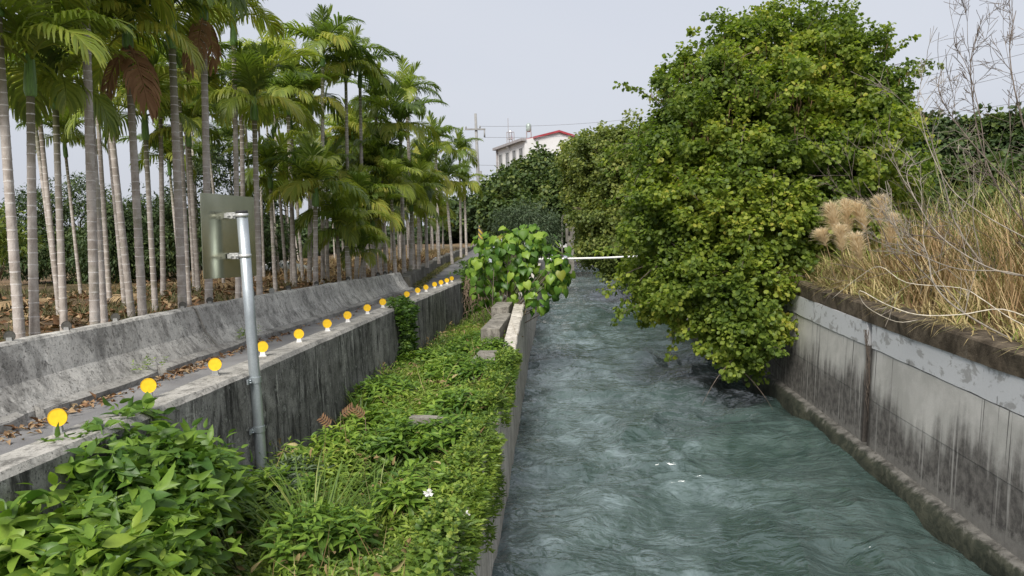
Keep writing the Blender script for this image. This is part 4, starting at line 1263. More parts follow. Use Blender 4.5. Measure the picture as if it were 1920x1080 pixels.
# trees behind the plantation, on the photo's left
hd = [((60, 440, 26, 55, 75, 1.6), 'dark leafy tree behind the first trunks at the left edge', 'hedgeleaf'),
      ((150, 430, 27, 55, 90, 1.8), 'dark ragged tree behind the palm with yellowing fronds', 'hedgeleaf'),
      ((215, 450, 25, 45, 75, 1.6), 'clipped looking dark shrub behind the close pair of trunks', 'hedgeleaf'),
      ((290, 440, 26, 45, 72, 1.6), 'dark shrub behind the brown fronded palm', 'hedgeleaf'),
      ((385, 395, 27, 75, 120, 2.0), 'tall dark tree behind the sign plate', 'hedgeleaf'),
      ((470, 420, 29, 60, 80, 2.0), 'dark tree just right of the sign plate behind the trunks', 'hedgeleaf')]
for i, (q, w, m) in enumerate(hd):
    px, py, y, a, b_, dp = q
    sub = [(px, py, y, a, b_, dp), (px - a * 0.5, py + b_ * 0.45, y - 0.6, a * 0.7, b_ * 0.6, dp * 0.8), (px + a * 0.55, py + b_ * 0.4, y - 0.4, a * 0.65, b_ * 0.6, dp * 0.8), (px + a * 0.2, py - b_ * 0.5, y + 0.3, a * 0.55, b_ * 0.6, dp * 0.7)]
    L_ = px_lobes(sub)
    tree('background_tree', w, 'tree', (L_[0][0], y, 2.85), L_, M[m], 260, 34, 0.16, 0.32, 0.09, tpl=TP_D, group='dark trees behind the palms', seed=20 + i, rough=0.4)
for i in range(20):
    y = 34 + i * 3.6
    x = -19.5 - 0.12 * i + random.uniform(-1, 1)
    if i > 13: x, y = -13.5 - (i - 14) * 2.6, 104 + random.uniform(-2, 2)
    L_ = [(x, y, 4.0, 2.0, 2.0, 1.6), (x + 1.3, y + 0.6, 3.8, 1.6, 1.5, 1.2), (x - 1.2, y - 0.4, 4.6, 1.5, 1.5, 1.3)]
    tree('background_shrub', 'dark shrub in the hedge line behind the far palm rows', 'shrub', (x, y, 2.85), L_, M['hedgeleaf'], 150, 30, 0.24, 0.45, 0.06, group='hedge behind the far palms', seed=40 + i)
tree('branchy_shrub', 'lime green branchy shrub at the photo\'s left edge behind the first trunk', 'shrub', at_z(2, 560, 2.9), px_lobes([(10, 420, 10.5, 28, 30, 0.5), (18, 455, 10.5, 34, 22, 0.5), (-30, 440, 10.5, 50, 50, 0.6)]), M['limeleaf'], 70, 18, 0.10, 0.16, 0.02, tpl=TP_D, seed=30)

# right background trees
for i, (q, w, m) in enumerate((((1740, 290, 42, 60, 65, 2.5), 'dark green round tree beyond the reeds beside the grey post', 'hedgeleaf'), ((1840, 290, 44, 80, 72, 3.0), 'brownish dark tree behind the bare branches', 'farleaf'), ((1930, 270, 42, 60, 60, 2.6), 'dark tree cut by the photo\'s right edge', 'hedgeleaf'), ((1780, 360, 36, 90, 50, 2.0), 'low dark thicket behind the tall green reeds', 'farleaf'), ((1900, 370, 36, 80, 55, 2.0), 'low dark thicket at the right edge behind the reeds', 'farleaf'))):
    px, py, y, a, b_, dp = q
    L_ = px_lobes([(px, py, y, a, b_, dp), (px - a * 0.5, py + b_ * 0.4, y - 0.5, a * 0.7, b_ * 0.65, dp * 0.8), (px + a * 0.5, py + b_ * 0.35, y, a * 0.7, b_ * 0.7, dp * 0.8), (px, py - b_ * .45, y, a * .55, b_ * .6, dp * .7)])
    tree('background_tree', w, 'tree', (L_[0][0], y, 3.2), L_, M[m], 320, 30, 0.22, 0.45, 0.15, group='trees beyond the far bank', seed=50 + i, rough=0.35)

# ---------------------------------------------------------------- big leaved shrub on the canal wall
M['bigleaf'] = leaf_mat('big_heart_leaf', [(0.0, (0.055, 0.125, 0.022)), (0.4, (0.125, 0.235, 0.034)), (0.75, (0.22, 0.34, 0.045)), (1.0, (0.32, 0.42, 0.07))], 0.40, 0.5, 0.9, 0.3)
M['bigleafold'] = leaf_mat('yellowing_heart_leaf', [(0.0, (0.20, 0.24, 0.03)), (1.0, (0.32, 0.30, 0.05))], 0.35, 0.45, 0.9, 0.4)
def heart_mesh(seed, mat, cup=0.16, bend=0.28):
    r = random.Random(seed)
    rows = [(-0.12, 0.20, 0.36), (0.06, 0.0, 0.50), (0.28, 0.0, 0.52), (0.52, 0.0, 0.42), (0.74, 0.0, 0.25), (0.90, 0.0, 0.10)]
    vs, fs = [], []
    for t, inn, w in rows:
        wav = r.uniform(-0.02, 0.02)
        z = -bend * max(0, t) ** 2
        vs += [(t, -w, z - cup * w + wav), (t, -(inn + w) * 0.5, z + 0.03), (t if inn == 0 else 0.02, -inn * 0.1, z), (t, (inn + w) * 0.5, z + 0.03), (t, w, z - cup * w - wav)]
    for i in range(len(rows) - 1):
        for k in range(4):
            a = i * 5 + k
            fs.append((a, a + 5, a + 6, a + 1))
    vs.append((1.04, 0, -bend * 1.1))
    e = (len(rows) - 1) * 5
    for k in range(4): fs.append((e + k, len(vs) - 1, e + k + 1))
    vs.append((-0.28, 0, 0.05)); vs.append((-0.28, 0.015, 0.05))
    fs.append((2, len(vs) - 2, len(vs) - 1))
    mb = MB(); mb.add(vs, fs)
    return mb.mesh('leaf', mat, True)
HL = [heart_mesh(k, M['bigleaf'], 0.10 + 0.08 * k, 0.2 + 0.1 * k) for k in range(3)]
HLO = heart_mesh(7, M['bigleafold'])
bush = empty('heart_leaf_shrub', (-1.75, 22.2, 1.6))
tag(bush, 'bright green shrub with big heart shaped leaves leaning over the canal wall', 'shrub')
bl = px_lobes([(960, 480, 22.4, 62, 50, 0.75), (1010, 500, 22.2, 52, 55, 0.7), (920, 490, 22.8, 38, 50, 0.6), (985, 455, 22.5, 48, 32, 0.6), (1045, 512, 21.8, 26, 40, 0.45), (1010, 565, 21.3, 24, 26, 0.35), (888, 500, 23.2, 14, 16, 0.25), (905, 548, 23.4, 26, 26, 0.4), (945, 545, 22.6, 34, 24, 0.5)])
bl = [(a_, b_, c_, d_ * 1.12, e_ * 1.1, f_ * 1.12) for a_, b_, c_, d_, e_, f_ in bl]
bp, bo = lobes_points(bl, 300, (0.62, 1.05), 61, 0.15)
o_r = random.Random(8)
for p, d in zip(bp, bo):
    me = HLO if o_r.random() < 0.035 else o_r.choice(HL)
    lf = link('leaf', me, bush)
    n_v = Vector(d) * 0.75 + Vector((0, -0.35, 0.55)) + Vector((o_r.gauss(0, .35), o_r.gauss(0, .35), o_r.gauss(0, .3)))
    n_v.normalize()
    tp = Vector(d) * 0.25 + Vector((o_r.gauss(0, .35), o_r.gauss(0, .35), -1.0))
    tp = (tp - n_v * tp.dot(n_v)).normalized()
    sd = n_v.cross(tp)
    s_ = o_r.uniform(0.15, 0.29)
    lf.matrix_local = Matrix.Translation(Vector(p) - Vector(bush.location)) @ (Matrix((tp, sd, n_v)).transposed().to_4x4()) @ Matrix.Diagonal((s_, s_, s_, 1))
xp, xo = lobes_points(bl, 420, (0.45, 1.0), 63, 0.15)
hv = np.array([v.co[:] for v in HL[1].vertices]); hf = [np.array([p.vertices[:] for p in HL[1].polygons if len(p.vertices) == k]) for k in (3, 4)]
V, F = place((hv, hf), xp, unit(xo * 0.3 + np.array([0, 0, -1.0]) + rng.normal(size=xp.shape) * 0.4), xo * 0.7 + np.array([0, -0.4, 0.6]) + rng.normal(size=xp.shape) * 0.35, rng.uniform(0.14, 0.28, len(xp)))
o = rel(link('foliage', mesh_np('foliage', V, F, leaf_mat('inner_heart_leaf', [(0.0, (0.045, 0.115, 0.020)), (0.6, (0.11, 0.22, 0.03)), (1.0, (0.22, 0.34, 0.045))], 0.38, 0.4, 0.0, 0.4), True)), bush)
o['kind'] = 'stuff'
mb = MB()
for l in bl:
    e = Vector(l[:3])
    b = Vector((-1.75 + o_r.uniform(-.15, .15), 22.3, 1.5))
    for j in range(5):
        e2 = e + Vector((o_r.uniform(-1, 1) * l[3], o_r.uniform(-1, 1) * l[4], o_r.uniform(-0.8, 0.8) * l[5])) * 0.85
        m_ = b.lerp(e2, 0.5) + Vector((o_r.uniform(-.15, .15), o_r.uniform(-.15, .15), o_r.uniform(-.25, .1)))
        mb.tube([b, m_, e2], [0.028, 0.018, 0.007], 6)
rel(mb.build('branches', M['twigdark'], smooth=True), bush)

# ---------------------------------------------------------------- weeds on the strip
M['weed'] = leaf_mat('weed_leaf', [(0.0, (0.045, 0.090, 0.018)), (0.35, (0.11, 0.185, 0.03)), (0.7, (0.21, 0.30, 0.045)), (0.93, (0.32, 0.39, 0.07)), (1.0, (0.32, 0.24, 0.09))], 0.34, 0.45, 0.0, 0.4, 0.45)
M['weedgrey'] = leaf_mat('silvery_weed_leaf', [(0.0, (0.05, 0.085, 0.045)), (1.0, (0.16, 0.205, 0.12))], 0.25, 0.5, 0.0, 0.4)
M['vine'] = leaf_mat('vine_leaf', [(0.0, (0.045, 0.105, 0.020)), (0.4, (0.11, 0.20, 0.03)), (0.75, (0.20, 0.31, 0.042)), (1.0, (0.34, 0.43, 0.07))], 0.36, 0.45, 0.0, 0.35, 0.35)
M['vineleaf'] = leaf_mat('vine_leaf_single', [(0.0, (0.05, 0.12, 0.022)), (0.5, (0.105, 0.20, 0.03)), (1.0, (0.24, 0.35, 0.05))], 0.34, 0.42, 0.9, 0.4)
M['ivy'] = leaf_mat('ivy_leaf', [(0.0, (0.03, 0.075, 0.015)), (0.6, (0.10, 0.19, 0.028)), (1.0, (0.21, 0.31, 0.045))], 0.33, 0.45, 0.0, 0.4, 0.3)
M['stem'] = plain('green_stem', (0.10, 0.12, 0.04), 0.8, 0.3, 15.0)
def sprigs(base, axis, nleaf, h, size, tpl=TP_D, spread=0.9, chaos=0.2):
    """upright shoots: leaves in whorls round a short stem, larger and flatter below"""
    n = len(base)
    P, T, N, S = [], [], [], []
    a0 = rng.uniform(0, 6.28, n)
    for k in range(nleaf):
        t = (k + 0.5) / nleaf
        ang = a0 + k * 2.4 + rng.normal(size=n) * 0.25
        rad = np.stack([np.cos(ang), np.sin(ang), np.zeros(n)], 1)
        lift = (0.9 * t - 0.15) + rng.normal(size=n) * (0.1 + 0.6 * chaos)
        tip = unit(rad * spread + axis * lift[:, None])
        P.append(base + axis * (h * t)[:, None] if np.ndim(h) else base + axis * (h * t))
        T.append(tip)
        N.append(axis - tip * 0.2 + rng.normal(size=(n, 3)) * chaos)
        S.append(size * (1.1 - 0.5 * t) * rng.uniform(0.75, 1.25, n))
    return place(tpl, np.concatenate(P), np.concatenate(T), np.concatenate(N), np.concatenate(S))
def cover_h(x, y):
    return 0.09 + 0.30 * np.clip(fbm(x * 1.1, y * 0.9, 0, 51, 3) + 0.30, 0, 1.2)
vz = np.vectorize(soil_z)
vwf, vcl, vclt = np.vectorize(WALL_F), np.vectorize(CAN_L), np.vectorize(CAN_LT)
def strip_points(n, y0, y1, power=1.6):
    y = y0 + (y1 - y0) * rng.random(n) ** power
    a, b = vwf(y) + 0.02, vcl(y) - 0.03
    x = a + (b - a) * rng.random(n)
    return x, y
parts = []
x, y = strip_points(9500, 4.0, 30.0, 1.5)
z = np.maximum(vz(x, y), np.where(x > vcl(y) - 0.32, vclt(y), 0))
hh = cover_h(x, y) * np.where(x > vcl(y) - 0.32, 0.5, 1.0) * np.clip(1.2 - 0.35 * (y > 15.8) * (x > vcl(y) - 0.8), 0.3, 1.2)
lean = unit(np.stack([rng.normal(size=len(x)) * 0.3 + 0.15, rng.normal(size=len(x)) * 0.3 - 0.1, np.ones(len(x))], 1))
keepm = ~((x > vcl(y) - 0.9) & (y > 16.2)) & ~((x < -1.2) & (x > -1.95) & (y > 14.2) & (y < 15.6))
far = y > 13
for sel, nl, sz in ((keepm & ~far, 12, 0.135), (keepm & far, 10, 0.155)):
    parts.append(sprigs(np.stack([x, y, z], 1)[sel], lean[sel], nl, hh[sel] + 0.05, sz, T_diamond(0.30, 0.1, 0.22)))
# overhanging the canal wall
y = 3.5 + 12.6 * rng.random(1300) ** 0.85
y = y[fbm(y * 1.3, 5.0, 0, 72, 3) + rng.normal(size=1300) * 0.25 > -0.35]
n_o = len(y)
dz = rng.random(n_o) ** 1.1 * (0.25 + 0.75 * np.clip(fbm(y * 1.1, 2.0, 0, 71, 3) + 0.5, 0, 1)) * np.interp(y, [4, 10, 13, 16], [1.1, 0.95, 0.6, 0.2])
b = np.stack([vcl(y) + 0.0 + 0.04 * rng.random(n_o), y, vclt(y) + 0.10 - dz], 1)
ax = unit(np.stack([np.full(n_o, 0.5), rng.normal(size=n_o) * 0.4, 0.1 - rng.random(n_o) * 0.9], 1))
parts.append(sprigs(b, ax, 8, 0.10, 0.105, T_diamond(0.32, 0.1, 0.25)))
V, F = merge(parts)
tag(link('ground_cover', mesh_np('ground_cover', V, F, M['weed'])), 'low mat of green weeds filling the strip beside the canal', 'weeds', kind='stuff')
# broader leaved patches
parts = []
for cx, cy, rr_, nn, sz in ((-3.35, 7.9, 0.55, 60, 0.18), (-3.0, 9.4, 0.5, 55, 0.18), (-2.2, 9.6, 0.45, 45, 0.19), (-1.7, 11.3, 0.55, 60, 0.19), (-1.5, 9.7, 0.4, 40, 0.18), (-3.2, 13.0, 0.6, 60, 0.19), (-2.2, 14.5, 0.7, 70, 0.19), (-3.0, 16.5, 0.7, 60, 0.2), (-2.1, 18.5, 0.7, 60, 0.2), (-2.7, 10.9, 0.5, 45, 0.19), (-1.6, 16.6, 0.5, 60, 0.17), (-1.5, 13.9, 0.4, 40, 0.17), (-2.3, 6.5, 0.5, 50, 0.17), (-1.5, 7.4, 0.4, 40, 0.17)):
    a = rng.uniform(0, 6.28, nn); q = rr_ * np.sqrt(rng.random(nn))
    x, y = cx + q * np.cos(a), cy + q * np.sin(a)
    ok = (x > vwf(y) + 0.05) & (x < vcl(y))
    x, y, q = x[ok], y[ok], q[ok]
    z = vz(x, y) + 0.12 + 0.32 * np.exp(-(q / rr_) ** 2)
    ax = unit(np.stack([(x - cx) * 0.7 + rng.normal(size=len(x)) * 0.15, (y - cy) * 0.7 + rng.normal(size=len(x)) * 0.15, np.ones(len(x))], 1))
    parts.append(sprigs(np.stack([x, y, z], 1), ax, 11, 0.2, sz, T_lance(0.32, 0.12, 0.4)))
V, F = merge(parts)
tag(link('broad_weeds', mesh_np('broad_weeds', V, F, M['vine'])), 'taller broad leaved weed clumps rising out of the green mat', 'weeds', kind='stuff')
# a second, small round leaved plant creeping along the canal edge, and dead leaves and stems among the weeds
y = 4.0 + 12 * rng.random(1500)
x = vcl(y) - 0.02 - 0.75 * rng.random(1500) ** 1.4
k = fbm(x * 1.6, y * 1.2, 0, 121, 3) + rng.normal(size=1500) * 0.2 > 0.05
x, y = x[k], y[k]
z = np.maximum(vz(x, y), np.where(x > vcl(y) - 0.32, vclt(y), 0)) + cover_h(x, y) * 0.8
V, F = sprigs(np.stack([x, y, z], 1), unit(rng.normal(size=(len(x), 3)) * 0.35 + np.array([0.2, -0.1, 1])), 11, 0.14, 0.060, T_round(), 1.0, 0.4)
tag(link('creeping_plant', mesh_np('creeping_plant', V, F, leaf_mat('creeping_leaf', [(0.0, (0.07, 0.13, 0.025)), (0.6, (0.16, 0.25, 0.04)), (1.0, (0.27, 0.33, 0.06))], 0.36, 0.5))), 'yellow green small leaved creeper along the canal wall edge', 'weeds', kind='stuff')
x, y = strip_points(700, 4.0, 24.0, 1.4)
n_d = len(x)
z = vz(x, y) + cover_h(x, y) * 1.15 + 0.1
V1 = place(T_lance(0.34, 0.2, 0.5), np.stack([x, y, z], 1), unit(rng.normal(size=(n_d, 3)) * np.array([1, 1, 0.5])), rng.normal(size=(n_d, 3)) * 0.6 + np.array([0, -0.3, 1]), rng.uniform(0.07, 0.15, n_d))
V2 = place(T_blade(1.0, 0.3), np.stack([x, y, z - 0.15], 1), unit(rng.normal(size=(n_d, 3)) * 0.8 + np.array([0, 0, 0.7])), rng.normal(size=(n_d, 3)), rng.uniform(0.25, 0.6, n_d), np.full(n_d, 0.008))
V, F = merge([V1, V2])
tag(link('dead_weeds', mesh_np('dead_weeds', V, F, leaf_mat('dead_weed', [(0.0, (0.14, 0.09, 0.04)), (0.6, (0.28, 0.20, 0.09)), (1.0, (0.40, 0.34, 0.16))], 0.2, 0.7, tint=(1, 1, 1)))), 'brown dead leaves and straw caught among the green weeds', 'weeds', kind='stuff')
# silvery weed by the pole foot
a = rng.uniform(0, 6.28, 70); q = 0.42 * np.sqrt(rng.random(70))
x, y = -3.35 + q * np.cos(a), 8.55 + 1.2 * q * np.sin(a)
b = np.stack([x, y, vz(x, y) + 0.1 + 0.25 * np.exp(-(q / 0.4) ** 2)], 1)
ax = unit(np.stack([(x + 3.35) + rng.normal(size=70) * 0.1, (y - 8.55) + rng.normal(size=70) * 0.1, np.full(70, 0.7)], 1))
V, F = sprigs(b, ax, 11, 0.18, 0.19, T_lance(0.16, 0.08, 0.4))
tag(link('silvery_weed', mesh_np('silvery_weed', V, F, M['weedgrey'])), 'silvery narrow leaved weed at the foot of the sign pole', 'weed')

def grass_tuft(name, label, c, n, rad, h, mat, spread=0.5, w=0.05, cat='grass', bend=0.45, group=None):
    a = rng.uniform(0, 6.28, n); q = rad * np.sqrt(rng.random(n))
    x, y = c[0] + q * np.cos(a), c[1] + q * np.sin(a)
    pos = np.stack([x, y, np.full(n, c[2])], 1)
    out = np.stack([np.cos(a), np.sin(a), np.zeros(n)], 1)
    tip = unit(out * spread * rng.random((n, 1)) + np.array([0, 0, 1.0]) + rng.normal(size=(n, 3)) * 0.12)
    L = h * rng.uniform(0.5, 1.1, n)
    V, F = place(T_blade(1.0, bend), pos, tip, -out + rng.normal(size=(n, 3)) * 0.3, L, np.full(n, w))
    V = V
    return tag(link(name, mesh_np(name, V, F, mat)), label, cat, group)
M['grass'] = leaf_mat('fresh_grass', [(0.0, (0.06, 0.12, 0.02)), (0.7, (0.16, 0.24, 0.045)), (1.0, (0.32, 0.32, 0.10))], 0.3, 0.5)
p = at_z(590, 1030, 1.2)
grass_tuft('grass_tuft', 'tall fresh grass tuft in the weeds at the photo\'s bottom edge', (p[0], p[1], 1.35), 110, 0.36, 0.85, M['grass'], 0.7, 0.015)
p = at_z(700, 1010, 1.2)
grass_tuft('grass_tuft', 'smaller grass tuft right of the tall one in the weeds', (p[0], p[1], 1.35), 60, 0.25, 0.65, M['grass'], 0.7, 0.013)
p = at_z(675, 770, 1.3)
grass_tuft('grass_tuft', 'pale grass sprout beside the reddish sprig near the wall', (p[0], p[1], 1.15), 22, 0.10, 0.75, M['grass'], 0.5, 0.025)

# ---------------------------------------------------------------- leafy bush in the near corner
LN = T_lance(0.40, 0.14, 0.34)
def bush_top(x, y):
    a = vwf(y)
    d = x - a                                  # distance out from the wall face
    side = np.clip((7.75 - y) / 0.9, 0, 1) ** 0.6
    t = np.interp(y, [3.6, 5.0, 6.3, 7.4], [2.22, 2.34, 2.36, 2.30]) - 0.42 * np.clip(d, 0, 3) ** 1.3 + 0.30 * fbm(x * 2.3, y * 2.3, 0, 81, 3)
    t = np.where(d < 0, 2.60 - 0.15 * np.clip(-d, 0, 1) + 0.03 * fbm(x * 3, y * 3, 0, 82, 2), t)
    return 1.0 + (t - 1.0) * side
nb = 1500
y = 3.6 + 4.1 * rng.random(nb)
x = vwf(y) + np.where(rng.random(nb) < 0.10, -0.26 * rng.random(nb), np.interp(y, [3.6, 5.0, 6.0, 7.0, 7.8], [1.35, 1.25, 0.95, 0.6, 0.2]) * rng.random(nb) ** 0.9)
ok = ~((x < vwf(y)) & ((y < 5.6) | (y > 7.0)))
x, y = x[ok], y[ok]
zt_ = bush_top(x, y)
z = zt_ - 0.38 * rng.random(len(x)) - 0.06
e_ = 0.06
gx = (bush_top(x + e_, y) - bush_top(x - e_, y)) / (2 * e_)
gy = (bush_top(x, y + e_) - bush_top(x, y - e_)) / (2 * e_)
ax = unit(np.stack([-gx * 0.4 + rng.normal(size=len(x)) * 0.55, -gy * 0.4 - 0.15 + rng.normal(size=len(x)) * 0.55, np.ones(len(x))], 1))
# the wall-side edge also hangs down its right flank
shrub = empty('broad_leaf_shrub', (-3.4, 5.6, 1.1))
tag(shrub, 'lush broad leaved vine bush spilling over the wall in the near corner', 'shrub')
V, F = sprigs(np.stack([x, y, z], 1), ax, 7, 0.20 + 0.22 * rng.random(len(x)) ** 3, 0.20 * (0.55 + 0.9 * rng.random(len(x)) ** 1.8), LN, 1.0, 0.6)
o = rel(link('foliage', mesh_np('foliage', V, F, M['vine'])), shrub)
o['kind'] = 'stuff'
for k in range(26):
    mb = MB()
    i_ = random.randrange(len(x))
    e = Vector((x[i_], y[i_], z[i_]))
    b = Vector((-3.3 + random.uniform(-.5, .7), y[i_] + random.uniform(-.4, .4), 1.0))
    mb.tube([b, b.lerp(e, 0.5) + Vector((random.uniform(-.1, .1), random.uniform(-.1, .1), 0.1)), e], [0.012, 0.009, 0.004], 5)
    rel(mb.build('stem', M['stem'], smooth=True), shrub)
# the largest leaves, one by one
LM = []
for k in range(3):
    tv_, tf_ = T_lance(0.46 + 0.05 * k, 0.16, 0.26 + 0.1 * k, ((0.06, 0.42), (0.2, 0.86), (0.4, 1.0), (0.62, 0.78), (0.82, 0.4)))
    mb = MB(); mb.add(tv_, [tuple(f) for ff in tf_ for f in ff])
    LM.append(mb.mesh('leaf', M['vineleaf'], True))
lr = random.Random(3)
idx = [i for i in range(len(x)) if zt_[i] - z[i] < 0.18]
lr.shuffle(idx)
for i in idx[:200]:
    a = lr.uniform(0, 6.28)
    n_v = Vector((ax[i][0] + lr.gauss(0, .4), ax[i][1] - 0.35 + lr.gauss(0, .4), 0.8)).normalized()
    tp = Vector((math.cos(a), math.sin(a), -0.25))
    tp = (tp - n_v * tp.dot(n_v)).normalized()
    s_ = lr.uniform(0.16, 0.30)
    lf = link('leaf', lr.choice(LM), shrub)
    lf.matrix_local = Matrix.Translation(Vector((x[i], y[i], zt_[i] + lr.uniform(-0.10, 0.10))) - Vector(shrub.location)) @ Matrix((tp, n_v.cross(tp), n_v)).transposed().to_4x4() @ Matrix.Diagonal((s_, s_, s_, 1))
for px, py, s_, a in ((75, 920, 0.42, 3.3), (105, 905, 0.40, 0.2), (30, 1010, 0.40, 1.6), (100, 1050, 0.44, 1.3), (60, 1060, 0.36, 2.2), (150, 1060, 0.36, 0.4), (140, 880, 0.36, 2.9)):
    y0 = 4.9 if py > 980 else 5.6
    p = at_y(px, py, y0)
    n_v = Vector((0.15, -0.65, 0.75)).normalized()
    tp = Vector((math.cos(a), 0.2, math.sin(a) * 0.7))
    tp = (tp - n_v * tp.dot(n_v)).normalized()
    lf = link('leaf', LM[1], shrub)
    lf.matrix_local = Matrix.Translation(Vector(p) - Vector(shrub.location)) @ Matrix((tp, n_v.cross(tp), n_v)).transposed().to_4x4() @ Matrix.Diagonal((s_, s_, s_, 1))

# creeper on the wall joint and ivy where the wall ends
def creeper(name, label, y0, y1, z0, z1, n, sz, thick=0.18, dx=0.0, over=0.3, wf=WALL_F, per=9):
    y = rng.uniform(y0, y1, n)
    z = z0 + (z1 - z0) * rng.random(n) ** 0.8
    mid = (y0 + y1) / 2
    y = mid + (y - mid) * (0.65 + 0.5 * (1 - (z - z0) / (z1 - z0)) + 0.2 * fbm(z * 2.0, 3.0, 0, 91, 2))
    x = np.vectorize(wf)(y) + dx + thick * rng.random(n)
    top = z > z1 - 0.12
    x = np.where(top, x - over * rng.random(n), x)
    ax = unit(np.stack([np.where(top, 0.2, 0.9), rng.normal(size=n) * 0.35, np.where(top, 1.0, 0.35) + rng.normal(size=n) * 0.2], 1))
    V, F = sprigs(np.stack([x, y, z], 1), ax, per, 0.10, sz, T_diamond(0.5, 0.12, 0.2))
    return tag(link(name, mesh_np(name, V, F, M['ivy'])), label, 'creeper')
creeper('wall_creeper', 'green creeper tumbling down the joint of the streaked wall', 16.5, 18.0, 1.1, 2.72, 330, 0.13)
creeper('ivy', 'dark ivy swallowing the far end of the streaked wall', 26.5, 32.0, 1.0, 2.85, 1100, 0.15, 0.45, 0.0, 0.6, per=8)
creeper('ivy', 'bright ivy spilling over the wall top next to the big leaved shrub', 27.5, 33.0, 2.3, 3.15, 500, 0.14, 0.5, -0.15, 0.45, per=8)
mb = MB()
for k in range(60):
    p0 = Vector((random.uniform(-3.2, -2.3), random.uniform(24.3, 25.8), random.uniform(1.6, 2.9)))
    pts = [p0]
    for j in range(5):
        pts.append(pts[-1] + Vector((random.gauss(0, .08), random.gauss(0, .08), -random.uniform(0.05, 0.26))))
    mb.tube(pts, [0.012, 0.010, 0.009, 0.008, 0.006, 0.004], 4)
tag(mb.build('dead_vine_tangle', M['deadvine']), 'tangle of dead brown vines under the big leaved shrub', 'vines')

# ---------------------------------------------------------------- far bank: grasses, plumes, reeds
M['drygrass'] = leaf_mat('dry_grass', [(0.0, (0.24, 0.18, 0.08)), (0.4, (0.42, 0.33, 0.16)), (0.72, (0.58, 0.48, 0.26)), (0.9, (0.30, 0.34, 0.08)), (1.0, (0.18, 0.26, 0.06))], 0.25, 0.7, 0.0, 0.15, tint=(1, 1, 0.9))
M['drystalk'] = leaf_mat('dry_stalk', [(0.0, (0.20, 0.125, 0.065)), (0.5, (0.38, 0.26, 0.14)), (1.0, (0.55, 0.43, 0.25))], 0.2, 0.75, 0.0, 0.15)
M['reed'] = leaf_mat('reed_leaf', [(0.0, (0.08, 0.12, 0.035)), (0.4, (0.19, 0.24, 0.07)), (0.65, (0.33, 0.33, 0.13)), (1.0, (0.50, 0.41, 0.22))], 0.3, 0.5, 0.0, 0.3)
M['plume'] = leaf_mat('reed_plume', [(0.0, (0.74, 0.60, 0.41)), (1.0, (0.95, 0.84, 0.62))], 0.5, 0.9, 0.0, 0.05, tint=(1, 1, 1))
M['darkweed'] = leaf_mat('shade_weed', [(0.0, (0.04, 0.05, 0.02)), (0.6, (0.075, 0.085, 0.035)), (1.0, (0.20, 0.16, 0.08))], 0.2, 0.7, 0.0, 0.15)
vbz, vlz, vcop, vrl = np.vectorize(bank_z), np.vectorize(left_z), np.vectorize(COP_Z), np.vectorize(ROAD_L)
def blades(x, y, z, h, w, mat, name, spread=0.45, bend=0.45, lean=(0, 0), n_seg=None):
    n = len(x)
    a = rng.uniform(0, 6.28, n)
    out = np.stack([np.cos(a), np.sin(a), np.zeros(n)], 1)
    tip = unit(out * spread * rng.random((n, 1)) + np.array([lean[0], lean[1], 1.0]) + rng.normal(size=(n, 3)) * 0.10)
    V, F = place(T_blade(1.0, bend), np.stack([x, y, z], 1), tip, -out + rng.normal(size=(n, 3)) * 0.25, h, w)
    return link(name, mesh_np(name, V, F, mat))
def clumped(n, x0, x1, y0, y1, sc=1.2, thr=-0.1, seed=0):
    x, y = rng.uniform(x0, x1, n * 3), rng.uniform(y0, y1, n * 3)
    k = fbm(x * sc, y * sc, 0, seed, 2) + rng.normal(size=n * 3) * 0.25 > thr
    return x[k][:n], y[k][:n]
# dry grass fringe over the coping
x, y = clumped(4300, 5.62, 7.4, 8.0, 19.2, 1.6, -0.05, 101)
h = (0.26 + 0.46 * np.clip(x - 5.6, 0, 1.2)) * rng.uniform(0.6, 1.25, len(x)) * np.where(y > 13.5, 1.2, 0.95)
tag(blades(x, y, vbz(x, y) + np.where(x < 5.85, 0.08, 0.0), h, rng.uniform(0.013, 0.030, len(x)), M['drygrass'], 'dry_grass', 0.9, 0.5, (-0.12, -0.05)), 'straw coloured dry grass fringing the dark coping', 'grass', kind='stuff')
# dry cane stalks to the right
x, y = clumped(3800, 6.0, 10.0, 8.2, 16.5, 1.5, -0.15, 103)
h = rng.uniform(0.7, 1.6, len(x)) * np.clip((x - 5.6) * 1.0, 0.5, 1.3)
tag(blades(x, y, vbz(x, y), h, rng.uniform(0.014, 0.030, len(x)), M['drystalk'], 'dry_cane', 0.5, 0.30), 'brown dry cane stalks standing behind the coping', 'cane', kind='stuff')
# tall green reeds behind
x, y = clumped(2600, 7.2, 14.5, 12.5, 19.5, 1.1, 0.0, 105)
h = rng.uniform(1.1, 2.5, len(x)) * np.clip((x - 6.4) * 0.55, 0.35, 1.15)
tag(blades(x, y, vbz(x, y), h, rng.uniform(0.020, 0.042, len(x)), M['reed'], 'tall_reeds', 0.42, 0.38), 'tall green reeds rising behind the bare branches', 'reeds', kind='stuff')
x, y = clumped(2600, 8.0, 24, 19.5, 27.5, 0.8, -0.1, 106)
tag(blades(x, y, vbz(x, y), rng.uniform(0.6, 1.5, len(x)), rng.uniform(0.03, 0.06, len(x)), M['reed'], 'rough_grass', 0.5, 0.35), 'rough green grass in the field behind the reeds', 'grass', kind='stuff')
y = 7.5 + 11.3 * rng.random(900)
y = y[fbm(y * 1.7, 1.0, 0, 131, 3) + rng.normal(size=900) * 0.2 > 0.0]
n_s = len(y)
b = np.stack([rng.uniform(5.5, 5.85, n_s), y, vcop(y) + 0.02], 1)
